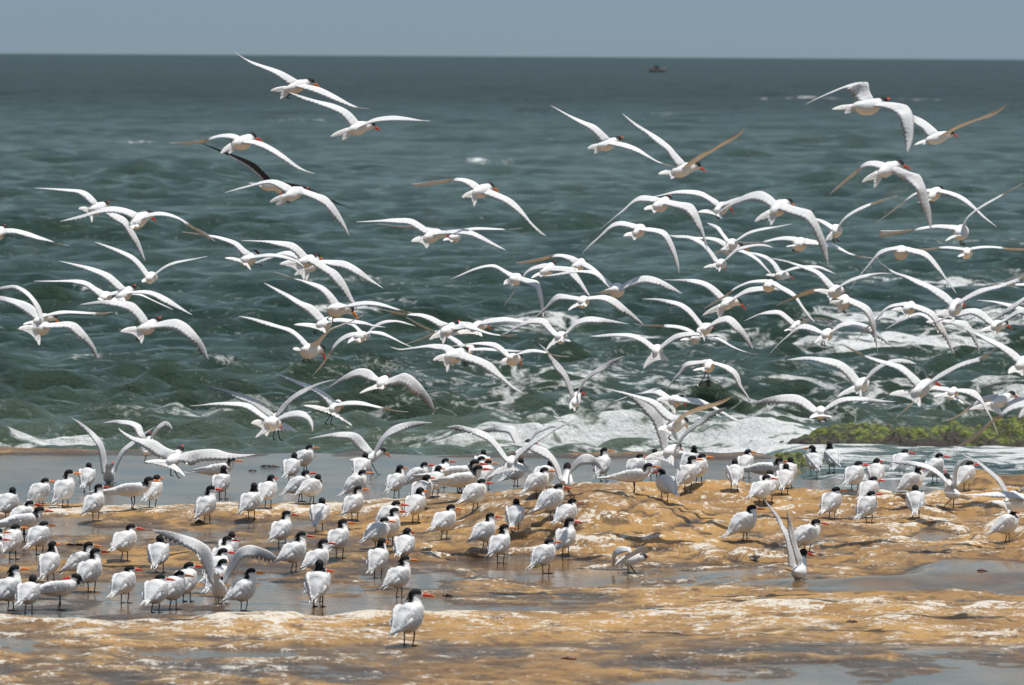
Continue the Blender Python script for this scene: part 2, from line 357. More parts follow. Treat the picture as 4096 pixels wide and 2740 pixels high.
reef('weedy_rock', 2.35, 9.5, 85.6, 88.2, -.35, .11, 201, 'long low rock covered in green and brown seaweed at the sea edge',
     nx=420, ny=90, fx=lambda x: np.clip(.55+.45*S(2.8, 3.3, x)-.10*S(3.7, 4.5, x), 0, 1.2))
reef('weedy_rock', 2.3, 3.1, 80.6, 82.0, -.16, -.06, 231, 'small green weedy rock behind the standing birds at the shelf edge', nx=90, ny=60)
reef('weedy_rock', 7.02, 9.2, 117.5, 120.5, -.6, .10, 241, 'dark wet rock in the surf at the right edge of the photo', nx=120, ny=60)

# ------------------------------------------------------------------ bird shapes
def loft(ctrl, seg=12, sub=4, up=(0, 0, 1)):
    """ctrl: rows (x,y,z,r_side,r_up); returns verts, quads (ring based), ring param, angle"""
    c = np.asarray(ctrl, float); n = len(c)
    pts = []
    for i in range(n-1):
        p0, p1, p2, p3 = c[max(i-1, 0)], c[i], c[i+1], c[min(i+2, n-1)]
        for k in range(sub):
            t = k/sub
            pts.append((.5*((2*p1)+(-p0+p2)*t+(2*p0-5*p1+4*p2-p3)*t*t+(-p0+3*p1-3*p2+p3)*t**3, i+t)))if False else pts.append(np.append(.5*((2*p1)+(-p0+p2)*t+(2*p0-5*p1+4*p2-p3)*t*t+(-p0+3*p1-3*p2+p3)*t**3), i+t))
    pts.append(np.append(c[-1], n-1.0)); pts = np.array(pts); m_ = len(pts)
    pts[:, 3:5] = np.maximum(pts[:, 3:5], .0008)
    tg = np.gradient(pts[:, :3], axis=0); tg /= np.linalg.norm(tg, axis=1)[:, None]+1e-9
    up = np.asarray(up, float); V = []; side = None
    a = np.arange(seg)*2*math.pi/seg
    for i in range(m_):
        s_ = np.cross(tg[i], up)
        if np.linalg.norm(s_) < .25 and side is not None: s_ = side - tg[i]*np.dot(side, tg[i])
        s_ /= np.linalg.norm(s_)+1e-9
        if side is not None and np.dot(side, s_) < 0: s_ = -s_
        side = s_; n_ = np.cross(s_, tg[i])
        V.append(pts[i, :3][None]+np.cos(a)[:, None]*s_[None]*pts[i, 3]+np.sin(a)[:, None]*n_[None]*pts[i, 4])
    V = np.concatenate(V); Fq = []
    for i in range(m_-1):
        for j in range(seg):
            k = (j+1) % seg; Fq.append((i*seg+j, i*seg+k, (i+1)*seg+k, (i+1)*seg+j))
    Fq.append(tuple(range(seg))[::-1]); Fq.append(tuple((m_-1)*seg+j for j in range(seg)))
    return V, Fq, np.repeat(pts[:, 5], seg), np.tile(a, m_)
class Geo:
    def __init__(s): s.V = []; s.F = []; s.C = []; s.n = 0
    def add(s, V, F_, col):
        V = np.asarray(V, float); s.V.append(V); s.F += [tuple(i+s.n for i in f) for f in F_]
        c = np.empty((len(V), 3)); c[:] = col; s.C.append(c); s.n += len(V)
    def out(s, name, m_, parent=None, off=(0, 0, 0)):
        return build(name, np.concatenate(s.V)-np.asarray(off)[None], s.F, m_, parent, col=np.concatenate(s.C))
WHITE = np.array((.80, .79, .77)); GREY = np.array((.69, .69, .69)); BLACK = np.array((.008, .008, .010)); PRIM = np.array((.16, .16, .17))
RED = np.array((.72, .045, .015)); ORANGE = np.array((.85, .22, .01)); TIP = np.array((.85, .42, .03))
def cone_bill(g, p, q, r, c, up=(0, 0, 1)):
    p = np.asarray(p); q = np.asarray(q); m1 = p+(q-p)*.45+np.array((0, 0, .0015)); m2 = p+(q-p)*.8
    V, F_, t, a = loft([(*p, r*.8, r), (*m1, r*.62, r*.85), (*m2, r*.34, r*.5), (*q, .0006, .0006)], 8, 2)
    g.add(V, F_, c+(TIP-c)*S(1.8, 3., t)[:, None])

POSE = {
 'up':   ([(-.150, .070, .006, .003), (-.125, .084, .014, .008), (-.098, .102, .032, .024), (-.066, .120, .052, .047), (-.022, .134, .068, .073),
           (.022, .163, .068, .075), (.048, .198, .051, .055), (.056, .224, .038, .040), (.056, .244, .030, .032)], (.056, .252)),
 'hunch': ([(-.165, .070, .006, .003), (-.135, .084, .014, .008), (-.105, .100, .032, .024), (-.070, .118, .054, .048), (-.024, .131, .070, .074),
           (.024, .155, .071, .075), (.054, .183, .056, .057), (.066, .203, .041, .043), (.068, .214, .032, .034)], (.068, .221)),
 'flat': ([(-.30, .132, .006, .003), (-.24, .134, .012, .006), (-.18, .136, .024, .014), (-.12, .138, .040, .030), (-.05, .140, .053, .047),
           (.02, .146, .054, .052), (.075, .162, .044, .044), (.105, .182, .031, .033), (.116, .198, .026, .028)], (.118, .206)),
}
_prot = {}
def head_parts(g, N0, hd, shag, rs):
    """head with cap on top of the neck point N0, facing yaw hd; returns bill base and direction"""
    c, s_ = math.cos(hd), math.sin(hd)
    f = lambda a, z, l=0: (N0[0]+a*c-l*s_, N0[1]+a*s_+l*c, N0[2]+z)
    ctrl = [(*f(-.026, -.006), .012, .014), (*f(-.014, .006), .0255, .025), (*f(.006, .015), .0265, .0265), (*f(.024, .013), .0215, .0205), (*f(.038, .009), .010, .011), (*f(.045, .008), .003, .004)]
    V, F_, t, a = loft(ctrl, 14, 4)
    rel = V - np.array(f(.006, .014)); lx = rel[:, 0]*c+rel[:, 1]*s_; lz = rel[:, 2]
    black = (lz > -.002-.10*np.clip(lx, -1, .05)*0-np.clip(-lx, 0, .03)*.9) & (lx < .030)
    g.add(V, F_, np.where(black[:, None], BLACK, WHITE))
    if shag > 0:
        for k in range(5+shag):                       # loose crest feathers on the nape
            l = rs.uniform(-.014, .014); z0 = rs.uniform(-.008, .016); ln = rs.uniform(.014, .030)*(1+.35*shag)
            p = np.array(f(-.012, z0+.006, l)); q = np.array(f(-.012-ln*.8, z0-ln*rs.uniform(.35, 1.0)+.004, l*1.5))
            V, F_, _, _ = loft([(*p, .006, .005), (*(p*.45+q*.55+np.array((0, 0, .002))), .0045, .003), (*q, .0008, .0008)], 5, 2)
            g.add(V, F_, BLACK)
    return f(.036, .009), f(.106, .003)
def stand_proto(pose, dy, bill, shag):
    key = (pose, dy, bill, shag)
    if key in _prot: return _prot[key]
    rs = np.random.default_rng(abs(hash((pose, dy, shag))) % 1000 if False else (len(pose)*31+int(dy)+shag*7+500))
    sp, (nx, nz) = POSE[pose]; g = Geo()
    j1, j2, j3 = rs.uniform(-1, 1, 3)
    if pose != 'flat':                                # each build its own neck stretch, plumpness and tail droop
        sp = [(x*(1+.05*j1) + .006*j2*max(0, z-.16)/.08, z+.010*j2*max(0, z-.17)/.08+(.012*j3 if x < -.1 else 0), ry*(1+.05*j3), rz*(1-.04*j2)) for x, z, ry, rz in sp]
        nx = nx*(1+.05*j1)+.006*j2; nz = nz+.010*j2
    ctrl = [(x, 0, z, ry, rz) for x, z, ry, rz in sp] + [(nx+.004, 0, nz+.006, .018, .018)]
    V, F_, t, a = loft(ctrl, 18, 4)
    col = np.tile(WHITE, (len(V), 1)); back = (np.sin(a) > .25) & (t < 6.3); col[back] = GREY*1.06
    hdv = np.array((math.cos(R_(dy)), math.sin(R_(dy))))
    rel = V[:, :2]-np.array((nx, 0)); nape = (rel@hdv < -.008) & (V[:, 2] > nz-.028-.005*shag) & (t > 6.2)
    col[nape] = BLACK
    g.add(V, F_, col)
    ox = 0.0; dz = {'up': 0, 'hunch': -.007, 'flat': -.006}[pose]
    tilt = 0.0
    for s_ in (-1, 1):                                # folded wings, layered
        W = [(.046, .046, .192, .010, .016), (.018, .062, .178, .012, .040), (-.028, .062, .154, .013, .048), (-.072, .048, .130, .011, .038), (-.112, .028, .106, .008, .022), (-.148, .014, .088, .005, .011), (-.200, -.006, .064, .002, .003)]
        if pose == 'flat': W = [(.06, .036, .176, .010, .016), (.02, .052, .166, .012, .034), (-.04, .053, .158, .013, .038), (-.09, .040, .150, .011, .032), (-.15, .022, .142, .008, .020), (-.22, .010, .136, .005, .010), (-.32, -.008, .132, .002, .003)]
        V, F_, t, a = loft([(x+ox, s_*y, z+dz+(.014*j3+s_*.004*j1 if x < -.1 else 0), ry, rz) for x, y, z, ry, rz in W], 12, 4)
        V += .0036*np.sin(t*9+a*2+j1*3)[:, None]*np.array((0, s_, .4))
        c_ = GREY*(1+.07*np.sin(t*9+a*2+j1*3))[:, None]; c_ = c_+(PRIM*1.2-c_)*(S(4.2, 5.6, t)*S(.4, -.6, np.sin(a)))[:, None]  # fold shading painted in: grey lightens on crests, darkens in troughs; dark primaries
        g.add(V, F_, c_)
        sl = .85 if pose != 'flat' else .25
        # scapular and covert folds
        for k, (x, y, z, l) in enumerate(((.028, .062, .186, .07), (.0, .068, .166, .08), (-.02, .060, .186, .08), (-.045, .060, .150, .08)) if pose != 'flat' else ((.03, .056, .172, .08), (-.01, .060, .158, .09), (-.05, .05, .172, .08))):
            V, F_, t, a = loft([(x+ox, s_*y*.86, z+dz, .004, .008), (x-l*.42+ox, s_*y*.98, z-l*.34*sl+dz, .009, .016), (x-l*.85+ox, s_*y*.74, z-l*.75*sl+dz, .003, .004)], 8, 3)
            g.add(V, F_, GREY*(1.04+.03*(k % 2)))
    for s_ in (-1, 1):                                # forked tail streamers
        V, F_, _, _ = loft([(sp[2][0], s_*.012, sp[2][1], .012, .006), (sp[1][0]-.02, s_*.016, sp[1][1]-.004, .009, .003), (sp[0][0]-.05, s_*.018, sp[0][1]-.020*sl, .001, .001)], 6, 3); g.add(V, F_, WHITE)
    b0, b1 = head_parts(g, (nx, 0, nz), R_(dy), shag, rs)
    body = g.out('body', FM); g2 = Geo(); cone_bill(g2, b0, b1, .0092, ORANGE if bill == 'o' else RED); bl = g2.out('bill', HM)
    _prot[key] = (body.data, bl.data); C.objects.unlink(body); C.objects.unlink(bl)
    return _prot[key]
_legs = []
for sgn in (-1, 1):
    for var in range(2):
        g = Geo(); sy = sgn*.026; lean = (-.004, .012)[var]
        V, F_, _, _ = loft([(.004, sy*.9, .125, .0075, .0075), (.002+lean, sy, .085, .0048, .0048), (.006+lean*.6, sy, .048, .0042, .0042), (.001, sy, .008, .0036, .0036), (.004, sy, .001, .005, .003)], 7, 3)
        g.add(V, F_, BLACK)
        th = .0035
        for a_ in (-.42, 0, .42):
            q = (.040*math.cos(a_)+.004, sy+.040*math.sin(a_), .003)
            V, F_, _, _ = loft([(.002, sy, .005, .004, .003), ((.002+q[0])/2, (sy+q[1])/2, .0045, .003, .0028), (*q, .001, .0012)], 6, 2); g.add(V, F_, BLACK)
        web = [(.004, sy, .004), (.034, sy-.014, .003), (.039, sy, .003), (.034, sy+.014, .003)]
        g.add(web+[(x, y, z-.0022) for x, y, z in web], [(0, 1, 2), (0, 2, 3), (4, 6, 5), (4, 7, 6), (1, 5, 6, 2), (2, 6, 7, 3), (0, 4, 5, 1), (0, 3, 7, 4)], BLACK)
        o = g.out('leg', LM); _legs.append(o.data); C.objects.unlink(o)
def inst(name, me, parent):
    o = bpy.data.objects.new(name, me); C.objects.link(o); o.parent = parent; return o

TILE = dict(A=(0, 600, .42662), B=(600, 150, .51195), C=(0, 1000, .42662), D=(800, 900, .42662), E=(800, 1400, .42662), F=(1600, 600, .42662),
    G=(1600, 1000, .42662), H=(2200, 400, .42662), I=(2400, 900, .42662), J=(3100, 300, .42491), K=(3200, 700, .38258), L=(3000, 1200, .46758),
    M=(0, 1640, .32423), N=(700, 1750, .32423), O=(0, 2000, .32423), P=(560, 2050, .32423), Q=(1250, 1750, .32423), R=(1200, 2050, .32423),
    S=(1700, 1640, .32423), T=(2340, 1500, .32423), U=(1800, 1950, .36689), V=(2700, 1700, .32423), W=(3336, 1700, .32423), X=(2800, 2000, .32423),
    Y=(3700, 1150, .1913), Z=(0, 0, 1.74744))
def tp(t, s_):
    a, b_ = map(float, s_.split(',')); x0, y0, k = TILE[t]; return (x0+a*k, y0+b_*k)

STAND = """M 1060,1010 1100,690 70 90 n
M 795,1210 850,790 50 0 o
M 500,1210 560,890 40 0 o
M 90,1370 170,1000 50 90 n
M 1190,1370 1215,975 45 0 r
M 1700,1220 1750,860 10 30 o flat
M 1880,1200 1910,845 60 50 o
M 270,1530 365,1160 30 0 r
M 325,1630 435,1240 25 10 r flat
O 505,670 515,290 50 10 o
O 175,735 185,340 55 20 o
O -60,760 -40,400 40 0 o
O -70,860 -60,500 40 0 r
O 620,1020 665,590 60 50 o
O 1010,1010 1085,560 20 0 o
O 1130,1140 1180,665 45 5 r
O 1550,750 1570,350 50 5 r
O 1985,900 1975,495 70 110 n
O 1530,1270 1600,855 50 10 r
O 140,1370 190,880 40 0 o
O 330,1400 410,980 60 90 n
O 775,1360 880,955 20 170 r flat
O 1900,1390 1970,950 60 0 r
O 2130,1350 2205,915 45 0 o
P 595,1100 600,670 60 0 r
P 1290,1215 1330,760 30 0 o
P 1110,660 1130,300 60 90 n
P 1030,790 1045,350 55 0 r
P 980,930 980,510 50 0 r
P 940,1040 1060,720 50 0 r
P 1885,745 1960,300 35 0 r
N 1320,1370 1345,965 50 0 r
R 200,830 280,390 40 0 r
R 225,1165 245,640 70 100 n
R 150,1100 290,690 60 0 r
N 600,600 650,290 15 0 o flat
N 585,760 615,385 55 75 n
N 400,1070 430,660 50 0 r
N 930,1010 990,615 50 90 n
N 1135,870 1195,520 60 60 n
N 1620,430 1655,175 30 0 o
N 1430,555 1480,235 60 90 n
N 1560,790 1610,450 25 20 r
N 1700,820 1740,480 30 80 n
N 1770,1160 1800,790 80 90 n
N 2020,1490 2080,1055 50 10 o
Q 520,1035 560,650 45 0 o
Q 580,760 600,450 25 0 o
Q 600,560 640,230 60 90 n
Q 1025,750 1080,385 50 50 o
Q 1300,660 1385,350 15 0 r
Q 1520,730 1535,425 60 50 o
Q 1600,620 1620,320 50 0 r
Q 1350,880 1405,515 50 40 o
Q 1275,1055 1305,680 55 45 o
Q 2080,500 2100,195 70 90 n
Q 2050,580 2065,290 40 0 o
Q 2150,640 2145,320 60 0 o
Q 1830,690 1950,320 10 0 r flat
Q 1920,760 1980,385 15 0 r flat
Q 2015,890 2065,530 35 0 r
Q 1635,1255 1665,880 45 0 o
Q 980,1180 1000,810 35 0 r
Q 965,1340 1005,915 40 0 r
Q 780,1380 890,1025 35 0 o
R 945,810 1000,390 60 50 o
R 1290,640 1310,250 75 60 r
R 1235,1045 1265,600 40 10 o
U 390,690 420,325 35 0 r
U 555,825 580,455 50 10 o
U 700,490 735,180 70 90 n
U 1050,940 1100,595 40 5 o
U 1255,750 1285,395 55 5 r
U 1270,480 1310,160 45 20 o
S 1575,1340 1650,950 30 0 r
S 1400,1095 1470,765 30 5 o
S 1500,1010 1490,660 40 90 n
S 1105,940 1200,620 30 90 n
T 220,1310 250,950 60 0 o
T 665,1480 715,1140 10 0 o flat
T 640,1310 690,1010 40 0 r
T 865,1310 850,965 60 90 n
T 985,1560 935,1245 120 140 n
T 1255,1445 1320,1040 45 5 o
T 1320,1240 1335,900 40 90 n
T 1400,1345 1455,1010 50 0 o
T 1835,1415 1845,1100 90 90 n
T 1975,1270 2030,965 60 45 o
V 1150,740 1215,430 0 0 r flat
V 1410,780 1415,480 60 90 n
V 1355,860 1360,530 80 90 n
V 1195,960 1130,590 70 80 n
V 1065,1010 1110,680 45 0 r
V 870,1440 940,1045 25 0 o
V 1680,630 1735,290 100 140 o
V 1930,590 1920,250 110 90 n
V 1945,1160 1975,800 50 20 o
V 1618,1585 1710,1200 25 0 r
W 250,830 300,575 50 10 r
W 555,790 490,465 80 50 r
W 840,640 865,325 50 0 r
W 1215,710 1320,385 40 0 r
W 1630,810 1680,520 50 0 r
W 1000,910 1045,590 20 40 r
W 450,1010 465,690 50 0 r
W 445,1205 480,900 45 5 r
W 1000,1145 1030,815 85 90 n
W 2150,1440 2215,1115 20 60 n
Z 932,1478 950,1362 50 5 r"""
